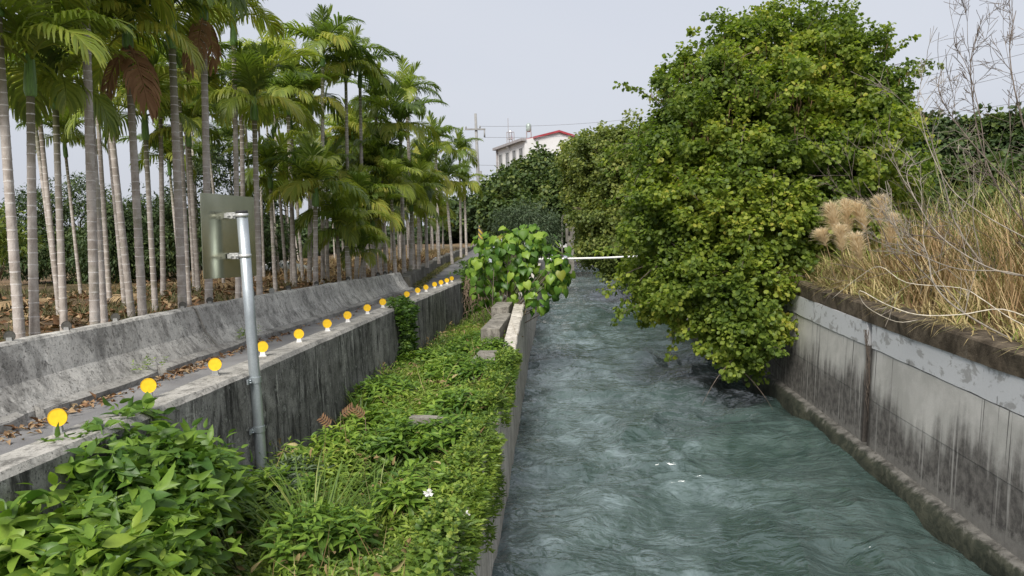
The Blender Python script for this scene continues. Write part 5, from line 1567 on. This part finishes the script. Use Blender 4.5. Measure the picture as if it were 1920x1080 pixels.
tip = unit(np.stack([rng.uniform(-1.0, -0.2, n_s), rng.normal(size=n_s) * 0.5, rng.uniform(0.15, 0.6, n_s)], 1))
V, F = place(T_blade(1.0, 0.7), b, tip, np.array([0, 0, 1.0]) + np.zeros((n_s, 3)), rng.uniform(0.2, 0.5, n_s), np.full(n_s, 0.013))
tag(link('spilling_straw', mesh_np('spilling_straw', V, F, M['drygrass'])), 'dry straw spilling over the edge of the dark coping', 'grass', kind='stuff')
# shaggy dead grass over the coping's far end
b = np.stack([rng.uniform(5.36, 5.8, 420), rng.uniform(17.7, 19.0, 420), np.full(420, 3.06)], 1)
tip = unit(np.stack([rng.uniform(-1.0, -0.1, 420), rng.normal(size=420) * 0.5 - 0.2, rng.uniform(0.1, 0.7, 420)], 1))
V, F = place(T_blade(1.0, 0.75), b, tip, np.array([0, 0, 1.0]) + np.zeros((420, 3)), rng.uniform(0.3, 0.65, 420), np.full(420, 0.014))
tag(link('dead_grass', mesh_np('dead_grass', V, F, M['drystalk'])), 'shaggy dead grass flopping over the coping\'s far corner', 'grass')

def plume(px, py, y, hh, wd, lean, label, k):
    top = at_y(px, py, y)
    base = Vector((top[0] + 0.15 * lean + 0.1, y, bank_z(top[0], y) - 0.02))
    root = empty('reed_plume', tuple(base))
    tag(root, label, 'reed plume', 'feathery reed plumes above the coping')
    c = Vector(top) - Vector((0, 0, hh * 0.5))
    mb = MB()
    mb.tube([base, base.lerp(c, 0.6) + Vector((0.03, 0, 0)), c, c + Vector((-0.3 * lean * hh, 0, hh * 0.85))], [0.011, 0.009, 0.007, 0.003], 5)
    rel(mb.build('stalk', M['drystalk'], smooth=True), root)
    n = 520
    t = rng.random(n)
    prof = np.sin(np.pi * (0.08 + 0.84 * t)) ** 0.7
    a = rng.uniform(0, 6.28, n)
    sx = np.array([-0.30 * lean * hh, 0, hh])
    pos = np.array(c)[None] - np.array([0, 0, hh * 0.35]) + sx[None] * t[:, None]
    out = np.stack([np.cos(a), np.sin(a), np.zeros(n)], 1)
    tip = unit(out * 0.45 + np.array([-0.30 * lean, 0, 1.0]) + rng.normal(size=(n, 3)) * 0.2)
    V, F = place(T_blade(1.0, 0.45), pos, tip, -out + np.array([0.5 * lean, 0, 0.2]), wd * prof * rng.uniform(0.8, 1.2, n) + 0.05, np.full(n, 0.013))
    rel(link('plume', mesh_np('plume', V, F, M['plume'])), root)
for k, (px, py, y, hh, wd, ln, w) in enumerate((
        (1548, 438, 15.6, 0.20, 0.22, 1.0, 'lowest and leftmost buff reed plume, curled over beside the leaves'), (1568, 392, 15.6, 0.42, 0.28, 0.7, 'tall buff plume, second from the leaves'), (1590, 385, 15.8, 0.50, 0.26, 0.3, 'buff plume with straight tip beside the second plume'),
        (1580, 430, 15.2, 0.40, 0.20, 0.4, 'short plume below the straight tipped one'), (1622, 390, 15.8, 0.44, 0.32, 0.9, 'broad spreading plume in the middle of the group'), (1650, 378, 15.8, 0.42, 0.26, -0.1, 'highest plume of the group'),
        (1612, 448, 14.8, 0.36, 0.26, 0.6, 'plump low plume in front of the middle one'), (1667, 412, 15.2, 0.52, 0.22, -0.4, 'plume farthest from the leaves, drooping towards the branches'))):
    plume(px, py + 4, y, hh * 1.25, wd * 1.05, ln, w, k)

# ---------------------------------------------------------------- bare shrub, branches sweeping towards the canal
bare = empty('bare_shrub', (7.4, 12.0, 2.75))
tag(bare, 'leafless grey shrub whose long branches sweep over the coping', 'shrub')
br_r = random.Random(21)
def branch(mb, p, d, L, r, depth, droop, count=[0]):
    pts, rad = [p.copy()], [r]
    seg_n = max(4, int(L / 0.14))
    dd = d.normalized()
    for i in range(seg_n):
        dd = (dd + Vector((br_r.gauss(0, .10), br_r.gauss(0, .10), br_r.gauss(0, .10) + droop * (0.10 if i > seg_n * .25 else 0.02)))).normalized()
        pts.append(pts[-1] + dd * (L / seg_n))
        rad.append(max(0.0035, r * (1 - 0.75 * (i + 1) / seg_n)))
    mb.tube(pts, rad, 6 if r > 0.008 else 4, caps=False)
    count[0] += 1
    if depth > 0:
        for k in range(br_r.randint(2, 4) if depth > 1 else br_r.randint(2, 5)):
            i = br_r.randint(max(1, seg_n // 4), seg_n - 1)
            side = Vector((br_r.gauss(0, 1), br_r.gauss(0, 1), br_r.gauss(0.35, 0.8))).normalized()
            nd = (pts[i + 1] - pts[i - 1]).normalized() * 0.9 + side * 0.75
            branch(mb, pts[i], nd, L * br_r.uniform(0.35, 0.6), rad[i] * 0.65, depth - 1, abs(droop) * br_r.uniform(0.2, 0.8))
starts = []
for k in range(14):
    t = k / 13
    starts.append((Vector((7.2 + br_r.uniform(-.5, 1.3), 12.0 + br_r.uniform(-1.6, 2.2), 2.7)), Vector((-0.6 + 0.75 * t + br_r.gauss(0, .12), br_r.gauss(0, .3), 0.4 + 1.1 * t)), br_r.uniform(2.0, 2.8) + 1.3 * t, br_r.uniform(0.012, 0.022)))
for (p, d, L, r) in starts:
    mb = MB()
    branch(mb, p, d, L, r, 3, br_r.uniform(-0.1, 0.35))
    rel(mb.build('branch', M['twig'] if br_r.random() < 0.3 else M['twigdark'], smooth=True), bare)
# long pale canes that arch low across the coping
def arc_px(name, pts, y0, y1, r, mat, parent):
    P = []
    for i, (px, py) in enumerate(pts):
        P.append(Vector(at_y(px, py, y0 + (y1 - y0) * i / (len(pts) - 1))))
    Q = []
    for i in range(len(P) - 1):
        a, b, c, d = P[max(0, i - 1)], P[i], P[i + 1], P[min(len(P) - 1, i + 2)]
        for t in (0, .25, .5, .75):
            Q.append(0.5 * ((2 * b) + (c - a) * t + (2 * a - 5 * b + 4 * c - d) * t * t + (3 * b - a - 3 * c + d) * t ** 3))
    Q.append(P[-1])
    mb = MB()
    mb.tube(Q, [0.72 * r * (1 - 0.6 * i / len(Q)) for i in range(len(Q))], 7)
    for k_ in range(0 if mat == M['bleached'] else 5):
        i_ = br_r.randint(len(Q) // 4, len(Q) - 2)
        dv = (Q[i_ + 1] - Q[i_]).normalized()
        branch(mb, Q[i_], dv * 0.8 + Vector((br_r.gauss(0, .5), br_r.gauss(0, .4), br_r.gauss(0.5, .4))), br_r.uniform(0.5, 1.1), r * 0.36, 2, 0.05)
    rel(mb.build('branch', mat, smooth=True), parent)
arc_px('branch', [(1960, 660), (1880, 628), (1790, 575), (1750, 530), (1742, 490), (1730, 460), (1700, 440)], 9.6, 11.5, 0.020, M['twig'], bare)
arc_px('branch', [(1960, 610), (1880, 580), (1800, 590), (1720, 590), (1660, 570), (1612, 545), (1625, 575), (1680, 603), (1720, 600)], 9.8, 10.9, 0.012, M['bleached'], bare)
arc_px('branch', [(1990, 520), (1900, 515), (1830, 490), (1760, 440), (1720, 380), (1700, 330), (1716, 300)], 10.0, 12.2, 0.016, M['twig'], bare)
arc_px('branch', [(1990, 540), (1890, 510), (1800, 505), (1730, 480), (1690, 450), (1668, 380), (1660, 340)], 10.0, 12.0, 0.014, M['twig'], bare)
arc_px('branch', [(1990, 470), (1915, 410), (1860, 330), (1830, 230), (1820, 120), (1836, 50)], 10.4, 12.2, 0.017, M['twigdark'], bare)
arc_px('branch', [(1990, 380), (1935, 280), (1905, 180), (1893, 90), (1905, 20)], 10.4, 12.0, 0.017, M['twigdark'], bare)
arc_px('branch', [(1990, 430), (1880, 330), (1800, 240), (1760, 170), (1770, 120)], 10.4, 12.4, 0.015, M['twigdark'], bare)
arc_px('branch', [(1850, 330), (1838, 220), (1815, 130), (1790, 80), (1800, 45)], 11, 12.4, 0.010, M['twigdark'], bare)
arc_px('branch', [(1930, 450), (1840, 400), (1780, 350), (1740, 270), (1724, 200), (1720, 170)], 10.4, 12.4, 0.012, M['twig'], bare)
arc_px('branch', [(1990, 640), (1900, 600), (1840, 560), (1800, 540), (1700, 530), (1650, 500), (1610, 520), (1560, 560)], 9.6, 11.6, 0.010, M['bleached'], bare)

# parapet of the other road with its reflectors
pr = MB()
A, B = at_y(1630, 462, 26), at_y(1960, 470, 24)
d = Vector(B - A).normalized()
for i in range(1):
    mid = (Vector(A) + Vector(B)) / 2
    rotp = Matrix.Rotation(math.atan2(d.y, d.x), 3, 'Z')
    pr.box((mid.x, mid.y, mid.z - 0.55), (Vector(B - A).length, 0.3, 1.0), 1, rotp)
    pr.box((mid.x, mid.y, mid.z), (Vector(B - A).length + 0.02, 0.38, 0.10), 0, rotp)
tag(pr.build('parapet', [M['white'], M['lowwall']]), 'low white topped parapet of the other road behind the reeds', 'wall')
for i, px in enumerate((1702, 1728, 1757, 1786, 1820, 1898)):
    t = (px - 1630) / 330
    p = Vector(A).lerp(Vector(B), t)
    reflector((p.x, p.y - 0.08, p.z + 0.05), 0.0, ['yellow reflector on the far parapet, first from the plumes', 'yellow reflector on the far parapet, second from the plumes', 'yellow reflector on the far parapet, third from the plumes', 'yellow reflector on the far parapet, fourth from the plumes', 'yellow reflector on the far parapet, fifth from the plumes', 'yellow reflector on the far parapet beside the right edge'][i],
              me_disc, me_foot_w, 'reflectors on the far parapet', sc=1.15, lift=0.02)

# ---------------------------------------------------------------- undergrowth of the plantation
x, y = clumped(6500, -13.5, -5.85, 20, 62, 0.8, 0.0, 111)
k = x < vrl(y) - 0.55
x, y = x[k], y[k]
tag(blades(x, y, vlz(x, y) - 0.02, rng.uniform(0.18, 0.5, len(x)), rng.uniform(0.02, 0.035, len(x)), leaf_mat('tan_grass', [(0.0, (0.26, 0.17, 0.09)), (0.6, (0.42, 0.29, 0.16)), (1.0, (0.52, 0.42, 0.25))], 0.2, 0.8, 0, 0.1), 'tan_grass', 0.9, 0.5), 'tan dry grass among the palm trunks beyond the sign', 'grass', kind='stuff')
x, y = clumped(7000, -17, -5.95, 6.5, 21, 0.9, -0.1, 113)
tag(blades(x, y, vlz(x, y) - 0.02, rng.uniform(0.12, 0.34, len(x)), rng.uniform(0.012, 0.022, len(x)), M['darkweed'], 'shade_grass', 1.0, 0.5), 'dull green grass on the shaded soil between the near trunks', 'grass', kind='stuff')
# leaf litter: kerb, wall top and plantation
def litter(name, x, y, z, size, mat, label):
    n = len(x)
    V, F = place(T_diamond(0.4, 0.25, 0.2), np.stack([x, y, z], 1), unit(rng.normal(size=(n, 3)) * np.array([1, 1, 0.25])), np.array([0, 0, 1.0]) + rng.normal(size=(n, 3)) * 0.35, size * rng.uniform(0.6, 1.4, n))
    tag(link(name, mesh_np(name, V, F, mat)), label, 'leaves', kind='stuff')
M['litter'] = leaf_mat('fallen_leaf', [(0.0, (0.10, 0.055, 0.03)), (0.5, (0.22, 0.125, 0.07)), (1.0, (0.36, 0.27, 0.16))], 0.05, 0.85, 0.0, 0.1)
y = np.concatenate([rng.uniform(4, 24, 220), rng.normal(7.1, 0.8, 150), rng.normal(9.8, 0.6, 150), rng.normal(12.2, 0.5, 90)])
x = vrl(y) + 0.18 + np.abs(rng.normal(size=len(y))) * 0.13
litter('leaf_litter', x, y, np.full(len(x), 2.47), 0.09, M['litter'], 'brown fallen leaves gathered along the kerb')
x = rng.uniform(-14, -5.95, 5000); y = 7 + 45 * rng.random(5000) ** 1.3
k = x < vrl(y) - 0.55
litter('plantation_litter', x[k], y[k], vlz(x[k], y[k]) + 0.03, 0.22, M['litter'], 'brown leaf debris covering the plantation soil')
# weeds on the road edges
y = rng.uniform(24.6, 60, 260); x = vrl(y) + 0.1 + 0.25 * rng.random(260)
V, F = sprigs(np.stack([x, y, np.vectorize(ROAD_Z)(y)], 1), unit(rng.normal(size=(260, 3)) * 0.25 + np.array([0, 0, 1])), 9, 0.16, 0.17, T_diamond(0.3))
tag(link('verge_weeds', mesh_np('verge_weeds', V, F, leaf_mat('verge_weed', [(0.0, (0.08, 0.10, 0.03)), (0.6, (0.18, 0.18, 0.06)), (1.0, (0.36, 0.28, 0.14))], 0.25, 0.7))), 'dusty weeds along the foot of the low dark wall', 'weeds', kind='stuff')
for i, (yy, w) in enumerate(((6.4, 'small weed sprouting from the barrier foot near the broken kerb'), (9.3, 'small weed at the kerb above the second reflector'), (12.3, 'low weed at the kerb behind the sign pole'))):
    b = np.stack([ROAD_L(yy) + 0.05 + rng.normal(size=7) * 0.05, yy + rng.normal(size=7) * 0.18, np.full(7, 2.6)], 1)
    V, F = sprigs(b, unit(rng.normal(size=(7, 3)) * 0.3 + np.array([0.2, 0, 1])), 8, 0.14, 0.08, T_diamond(0.3))
    tag(link('kerb_weeds', mesh_np('kerb_weeds', V, F, M['weed'])), w, 'weeds', 'weeds at the kerb', 'stuff')

# ---------------------------------------------------------------- small things on the strip
p = at_z(800, 792, 1.62)
mb = MB()
pts_ = [(-0.26, -0.05), (-0.10, -0.085), (0.16, -0.08), (0.28, -0.02), (0.22, 0.07), (0.02, 0.09), (-0.22, 0.06)]
vs = [(x_, y_, 0) for x_, y_ in pts_] + [(x_ * 0.93, y_ * 0.9, 0.085 + 0.01 * math.sin(k_)) for k_, (x_, y_) in enumerate(pts_)]
mb.add(vs, [tuple(reversed(range(7))), tuple(range(7, 14))] + [(k_, (k_ + 1) % 7, 7 + (k_ + 1) % 7, 7 + k_) for k_ in range(7)])
o = mb.build('broken_slab', M['block']); o.location = tuple(p); o.rotation_euler = (0.18, 0.05, 0.0)
tag(o, 'pale broken concrete slab lying on the weeds', 'slab')
def paper(px, py, s, label):
    p = at_z(px, py, 1.68)
    mb = MB()
    n = 6
    vs, fs = [], []
    for i in range(n):
        for j in range(n):
            u, v = i / (n - 1) - 0.5, j / (n - 1) - 0.5
            vs.append((u * s + 0.02 * random.uniform(-1, 1), v * s * 0.8 + 0.02 * random.uniform(-1, 1), 0.10 * s / 0.2 * abs(math.sin(u * 9 + v * 5)) + random.uniform(0, 0.03) + 0.5 * s * (v + .5)))
    for i in range(n - 1):
        for j in range(n - 1):
            fs.append((i * n + j, (i + 1) * n + j, (i + 1) * n + j + 1, i * n + j + 1))
    mb.add(vs, fs)
    o = mb.build('paper_scrap', M['white']); o.location = tuple(p); o.rotation_euler = (0, 0, random.uniform(0, 3))
    tag(o, label, 'litter', 'paper litter on the weeds')
paper(835, 1000, 0.11, 'larger crumpled white scrap low on the weeds')
paper(803, 935, 0.07, 'small pale scrap on the weeds above the larger one')
paper(872, 970, 0.05, 'tiny white scrap next to the canal wall')
# reddish sprigs of young compound leaves
for i, (px, py, w) in enumerate(((638, 780, 'reddish brown leaf sprig at the left of the pair'), (685, 783, 'reddish brown leaf sprig at the right of the pair'), (622, 800, 'lowest reddish brown sprig in the weeds by the wall'))):
    p = at_z(px, py, 1.75)
    mb = MB()
    a = 0.3 + i * 1.9
    ax_ = Vector((math.cos(a) * 0.8, -0.2, 0.55))
    mb.tube([Vector((0, 0, -0.4)), Vector((0, 0, 0)), ax_ * 0.28], [0.006, 0.005, 0.003], 5)
    tvv, tff = T_lance(0.36, 0.1, 0.2)
    for k_ in range(5):
        for s in (-1, 1):
            c = ax_ * (0.05 + 0.045 * k_)
            nn = Vector((0.2, -0.9, 0.55)).normalized()
            dd = (ax_ * 0.5 + ax_.cross(nn) * s).normalized(); nn = (nn - dd * nn.dot(dd)).normalized(); sdv = nn.cross(dd)
            mb.add([c + (dd * q[0] + sdv * q[1] + nn * q[2]) * 0.10 for q in tvv * np.array([0.8, 0.8, 1.0])], [tuple(f) for ff in tff for f in ff], 1)
    o = mb.build('red_sprig', [M['deadvine'], leaf_mat('reddish_leaf', [(0.0, (0.16, 0.075, 0.04)), (1.0, (0.26, 0.15, 0.07))], 0.3, 0.6)])
    o.location = tuple(p)
    tag(o, w, 'sprig', 'reddish sprigs in the weeds')

# ---------------------------------------------------------------- utility pole and lines
def m_stripe():
    n = NT('warning_stripes')
    c = n.coord()
    x_, y_, z_ = n.xyz(c)[:]
    s = n.math('FRACT', n.math('MULTIPLY', n.math('ADD', z_, n.math('MULTIPLY', x_, 1.2)), 1.9))
    return n.principled(n.mix(n.math('GREATER_THAN', s, 0.5), (0.45, 0.33, 0.06), (0.10, 0.09, 0.07)), 0.8)
M['stripe'] = m_stripe()
M['polec'] = plain('pole_concrete', (0.23, 0.228, 0.22), 0.9, 0.15, 3.0)
UY = 78.0
b, t = at_y(901.5, 446, UY), at_y(891.5, 213, UY)
b[2] = 2.9
up_ = empty('utility_pole', tuple(b))
tag(up_, 'concrete utility pole with crossarm and striped foot at the road bend', 'pole')
bv, tvv_ = Vector(b), Vector(t)
mb = MB(); mb.tube([bv.lerp(tvv_, s) for s in (0, 0.5, 1)], [0.25, 0.19, 0.13], 14)
rel(mb.build('shaft', M['polec'], smooth=True), up_)
o = MB().tube([(0, 0, 0.35), (0, 0, 2.3)], [0.262, 0.252], 14).build('striped_sleeve', M['stripe'], up_)
c = Vector(at_y(890.5, 243, UY))
mb = MB()
mb.box(c + Vector((0.05, -0.2, 0)), (2.1, 0.14, 0.16), 0, Matrix.Rotation(0.03, 3, 'Y'))
rel(mb.build('crossarm', M['polec']), up_)
ins = []
for dx in (-0.9, 0.55, 1.0):
    mb = MB()
    z0 = -0.1 if dx > 0.9 else 0.08
    q = c + Vector((dx, -0.2, z0))
    if dx > 0.9: mb.tube([q, q - Vector((0, 0, 0.75))], [0.06, 0.09], 8)
    else: mb.tube([q, q + Vector((0, 0, 0.14)), q + Vector((0, 0, 0.28))], [0.05, 0.09, 0.05], 8)
    rel(mb.build('insulator', M['greyfoot'], smooth=True), up_)
    ins.append(q)
mb = MB()
mb.box(bv.lerp(tvv_, 0.47) + Vector((0.3, -0.1, 0)), (0.35, 0.35, 0.8)); mb.box(bv.lerp(tvv_, 0.56) + Vector((0.28, -0.1, 0)), (0.25, 0.3, 0.4))
rel(mb.build('junction_box', M['greyfoot']), up_)
M['wire'] = plain('cable', (0.30, 0.31, 0.34), 0.7, 0.1, 3.0)
def wire(pts, r, label, group='overhead cables'):
    mb = MB()
    a, b = Vector(pts[0]), Vector(pts[1])
    sag = pts[2]
    mb.tube([a.lerp(b, k / 20) - Vector((0, 0, sag * 4 * (k / 20) * (1 - k / 20))) for k in range(21)], r, 4)
    return tag(mb.build('power_line', M['wire']), label, 'cable', group)
wire((c + Vector((0.55, -0.2, 0.3)), at_y(1300, 205, 95), 0.6), 0.022, 'upper cable from the pole crossarm passing behind the building roof')
wire((c + Vector((1.0, -0.2, -0.85)), at_y(1300, 232, 95), 0.5), 0.022, 'lower cable from the pole crossarm towards the big tree')
wire((bv.lerp(tvv_, 0.62), at_y(1300, 300, 100), 0.3), 0.022, 'lowest cable leaving the pole beside the building wall')
for k, (a, b_, w) in enumerate((((1640, 130), (2000, 40), 'highest thin overhead cable above the bare branches'), ((1640, 157), (2000, 78), 'second overhead cable above the bare branches'), ((1640, 128 + 62), (2000, 112), 'third overhead cable above the bare branches'), ((1640, 222), (2000, 175), 'lowest overhead cable behind the bare branches'))):
    wire((at_y(*a, 90), at_y(*b_, 70), 0.4), 0.028, w)
gp = MB()
q0, q1 = Vector(at_y(1766, 330, 48)), Vector(at_y(1764, 205, 48))
q0.z = 3.0
gp.tube([q0, q0.lerp(q1, 0.5), q1], [0.16, 0.14, 0.11], 12)
gp.box(q1 + Vector((0, 0, -0.25)), (0.5, 0.12, 0.1))
tag(gp.build('grey_post', M['polec'], smooth=True), 'pale grey utility post rising from the dark trees on the far bank', 'pole')

# ---------------------------------------------------------------- white building with roof tanks
BY = 88.0
cA = Vector(at_y(984, 262, BY))
zt0 = cA.z
pL = Vector(at_y(931, 275, BY + 9)); pL.z = zt0
pR = Vector(at_y(1085, 262, BY + 3)); pR.z = zt0
M['bwhite'] = plain('white_render', (0.66, 0.65, 0.64), 0.85, 0.05, 0.3)
M['bred'] = plain('red_metal_roof', (0.33, 0.045, 0.055), 0.6, 0.15, 2.0)
M['bglass'] = plain('dark_window_glass', (0.05, 0.055, 0.06), 0.15, 0.2, 1.0, 0.0, 0.6)
M['bframe'] = plain('window_frame', (0.30, 0.30, 0.30), 0.6, 0.1, 5.0)
M['btrim'] = plain('grey_trim', (0.30, 0.28, 0.28), 0.7, 0.15, 3.0)
M['steel'] = plain('tank_steel', (0.72, 0.72, 0.74), 0.25, 0.08, 2.0, 0.85)
M['green_tank'] = plain('tank_green', (0.34, 0.40, 0.36), 0.4, 0.15, 2.0, 0.4)
bld = empty('white_building', (cA.x, cA.y, 3.0))
tag(bld, 'white rendered building with red roof edge above the dark tree', 'building')
uL = (pL - cA); wL = uL.length; uL = uL.normalized()
uR = (pR - cA); wR = uR.length; uR = uR.normalized()
back = pL + pR - cA
peak = cA + uR * (wR * 0.62); peak_z = Vector(at_y(1047, 246, BY + 1.8)).z
mb = MB()
def V3(p, z): return Vector((p.x, p.y, z))
eR = zt0 - 0.5
vs = [V3(cA, 2.5), V3(pR, 2.5), V3(back, 2.5), V3(pL, 2.5), V3(cA, zt0), V3(pR, eR + 0.9), V3(back, zt0), V3(pL, zt0), V3(peak, peak_z), V3(peak + uL * wL, peak_z)]
mb.add(vs, [(0, 1, 5, 8, 4), (1, 2, 6, 9, 5), (2, 3, 7, 9, 6), (3, 0, 4, 7), (4, 8, 9, 7), (8, 5, 6, 9)])
rel(mb.build('wall', M['bwhite']), bld)
outL = Vector((uL.y, -uL.x, 0)); outL = -outL if outL.dot(Vector((0, -1, 0))) < 0 and outL.dot(Vector((-1, 0, 0))) < 0 else outL
outL = outL if (outL.dot(CAM_DIR := (Vector((0, 0, 4.2)) - cA)) > 0) else -outL
outR = Vector((uR.y, -uR.x, 0)); outR = outR if outR.dot(Vector((0, 0, 4.2)) - cA) > 0 else -outR
for s0, s1, za, zb_ in ((0.15, 0.62, None, None), (0.62, 1.0, 1, 1)):
    a = cA + uR * wR * s0 + outR * 0.25; b2 = cA + uR * wR * s1 + outR * 0.25
    h0 = zt0 + (peak_z - zt0) * s0 / 0.62 if za is None else peak_z
    h1 = peak_z if za is None else eR + 0.9
    mb = MB()
    mb.add([V3(a, h0 - 0.12), V3(b2, h1 - 0.12), V3(b2, h1 + 0.12), V3(a, h0 + 0.12), V3(a + uL * wL, h0 - 0.12), V3(b2 + uL * wL, h1 - 0.12), V3(b2 + uL * wL, h1 + 0.12), V3(a + uL * wL, h0 + 0.12)],
           [(0, 1, 2, 3), (3, 2, 6, 7), (0, 3, 7, 4), (1, 5, 6, 2), (4, 7, 6, 5), (0, 4, 5, 1)])
    rel(mb.build('roof', M['bred']), bld)
rl = Matrix((uL, outL, Vector((0, 0, 1)))).transposed()
mb = MB(); mb.box(cA + uL * wL / 2 + outL * 0.2 + Vector((0, 0, 0.02)), (wL + 0.4, 0.6, 0.30), 0, rl)
rel(mb.build('parapet_trim', M['btrim']), bld)
mb = MB(); dp_ = cA + uR * wR * 0.22 + outR * 0.08
mb.tube([V3(dp_, 3), V3(dp_, zt0)], 0.12, 8); rel(mb.build('downpipe', M['btrim']), bld)
mb = MB(); dp_ = pL - uL * 0.35 + outL * 0.1
mb.tube([V3(dp_, 3), V3(dp_, zt0)], 0.13, 8); rel(mb.build('downpipe', M['btrim']), bld)
for row, (zc, hh) in enumerate(((zt0 - 1.9, 2.1), (zt0 - 5.6, 2.1), (zt0 - 9.2, 2.1))):
    for k, s in enumerate((0.115, 0.345, 0.585, 0.84)):
        p = cA + uL * wL * s
        w = MB()
        for dx, dz, ww, h_ in ((-0.50, 0, 0.12, hh + .12), (0.50, 0, 0.12, hh + .12), (0, hh / 2, 0.9, 0.12), (0, -hh / 2, 0.9, 0.12), (0, 0, 0.06, hh)):
            w.box(V3(p, zc) + uL * dx + Vector((0, 0, dz)) + outL * 0.06, (ww, 0.12, h_), 0, rl)
        fo = rel(w.build('window', M['bframe']), bld)
        g2 = MB(); g2.box(V3(p, zc) + outL * 0.025, (0.95, 0.045, hh - 0.05), 0, rl)
        g2o = g2.build('pane', M['bglass']); g2o.parent = fo
def tank(px0, px1, pt_, pb_, pz, y, mat, label, frame):
    a, b3 = at_y(px0, pt_, y), at_y(px1, pb_, y)
    cx = (a[0] + b3[0]) / 2; r = (b3[0] - a[0]) / 2
    zb2 = at_y((px0 + px1) / 2, pz, y)[2]
    root = empty('water_tank', (cx, y, zt0))
    tag(root, label, 'water tank', 'tanks on the white building')
    mb = MB()
    h = a[2] - b3[2]
    mb.tube([(0, 0, b3[2] - zt0), (0, 0, b3[2] - zt0 + 0.15), (0, 0, a[2] - zt0 - 0.15), (0, 0, a[2] - zt0), (0, 0, a[2] - zt0 + 0.18)], [r * 0.85, r, r, r * 0.9, r * 0.3], 20)
    mb.build('drum', mat, root, True)
    for dx in (-1, 1):
        for dy in (-1, 1):
            m2 = MB(); m2.tube([(dx * r * 0.95, dy * r * 0.95, -0.6), (dx * r * 0.8, dy * r * 0.8, b3[2] - zt0 + 0.05)], 0.06, 6)
            m2.build('leg', M['btrim'], root)
    if frame:
        m2 = MB()
        zz_ = b3[2] - zt0
        for dx in (-1, 1):
            m2.tube([(dx * r * 1.9, -r, -0.4), (dx * r * 1.9, -r, zz_ + 0.9)], 0.05, 6)
        for q in (0.1, 0.9): m2.tube([(-r * 1.9, -r, zz_ + q), (r * 1.9, -r, zz_ + q)], 0.05, 6)
        m2.tube([(-r * 1.1, -r, zz_), (-r * 1.1, -r, zz_ + 2.6)], 0.04, 6)
        m2.build('rail', M['btrim'], root)
tank(953.5, 961, 246, 262, 268, BY + 4.5, M['steel'], 'shiny steel roof tank inside a railing on the white building', True)
tank(986, 996.5, 234, 247, 260, BY + 3, M['green_tank'], 'greenish roof tank on tall legs on the white building', False)

# ---------------------------------------------------------------- pipe over the canal, sluice, plastic sheets
mb = MB()
a, b4 = Vector(at_y(1055, 485, 38)), Vector(at_y(1176, 480, 38))
a.x = -1.35; b4.x = 5.5
mb.tube([a, a.lerp(b4, 0.5) - Vector((0, 0, 0.04)), b4], 0.05, 12)
tag(mb.build('water_pipe', M['white'], smooth=True), 'white pipe crossing the canal beneath the drooping trees', 'pipe')
sl = empty('sluice_frame', tuple(at_y(1060, 470, 62)))
tag(sl, 'grey sluice frame with hooped rail at the far canal edge', 'sluice')
e0 = Vector(at_y(1054, 462, 62)); e1 = Vector(at_y(1054, 410, 62)); e2 = Vector(at_y(1061, 404, 62)); e3 = Vector(at_y(1067, 412, 62)); e4 = Vector(at_y(1067, 440, 62))
mb = MB(); mb.tube([e0 - Vector((0, 0, 2)), e0, e1, e1.lerp(e2, 0.5) + Vector((-0.05, 0, 0.12)), e2, e2.lerp(e3, 0.5) + Vector((0.08, 0, 0.08)), e3, e4], 0.08, 8)
rel(mb.build('hoop', M['lowwall'], smooth=True), sl)
mb = MB(); cbx = Vector(at_y(1069, 436, 62.3)); mb.box(cbx, (0.75, 0.5, 1.5)); mb.box(cbx - Vector((0, 0, 2.1)), (0.55, 0.4, 2.8))
rel(mb.build('gate_housing', M['lowwall']), sl)
def tarp(px, py, y, w, label):
    p = at_y(px, py, y)
    mb = MB(); n = 9; vs = []; fs = []
    for i in range(n):
        for j in range(n):
            u, v = i / (n - 1) - .5, j / (n - 1) - .5
            vs.append((u * w, v * 1.6, 0.35 * (1 - 4 * u * u) * (1 - 4 * v * v) + 0.06 * random.uniform(-1, 1)))
    for i in range(n - 1):
        for j in range(n - 1): fs.append((i * n + j, (i + 1) * n + j, (i + 1) * n + j + 1, i * n + j + 1))
    mb.add(vs, fs)
    o = mb.build('plastic_sheet', M['white'], smooth=True); o.location = (p[0], y, left_z(p[0], y) + 0.05)
    tag(o, label, 'plastic sheet', 'plastic sheets in the plantation')
tarp(535, 482, 31, 2.6, 'pale plastic sheet on the ground behind the young dark palm')
tarp(525, 470, 33.5, 2.0, 'second pale plastic sheet farther back behind the trunks')
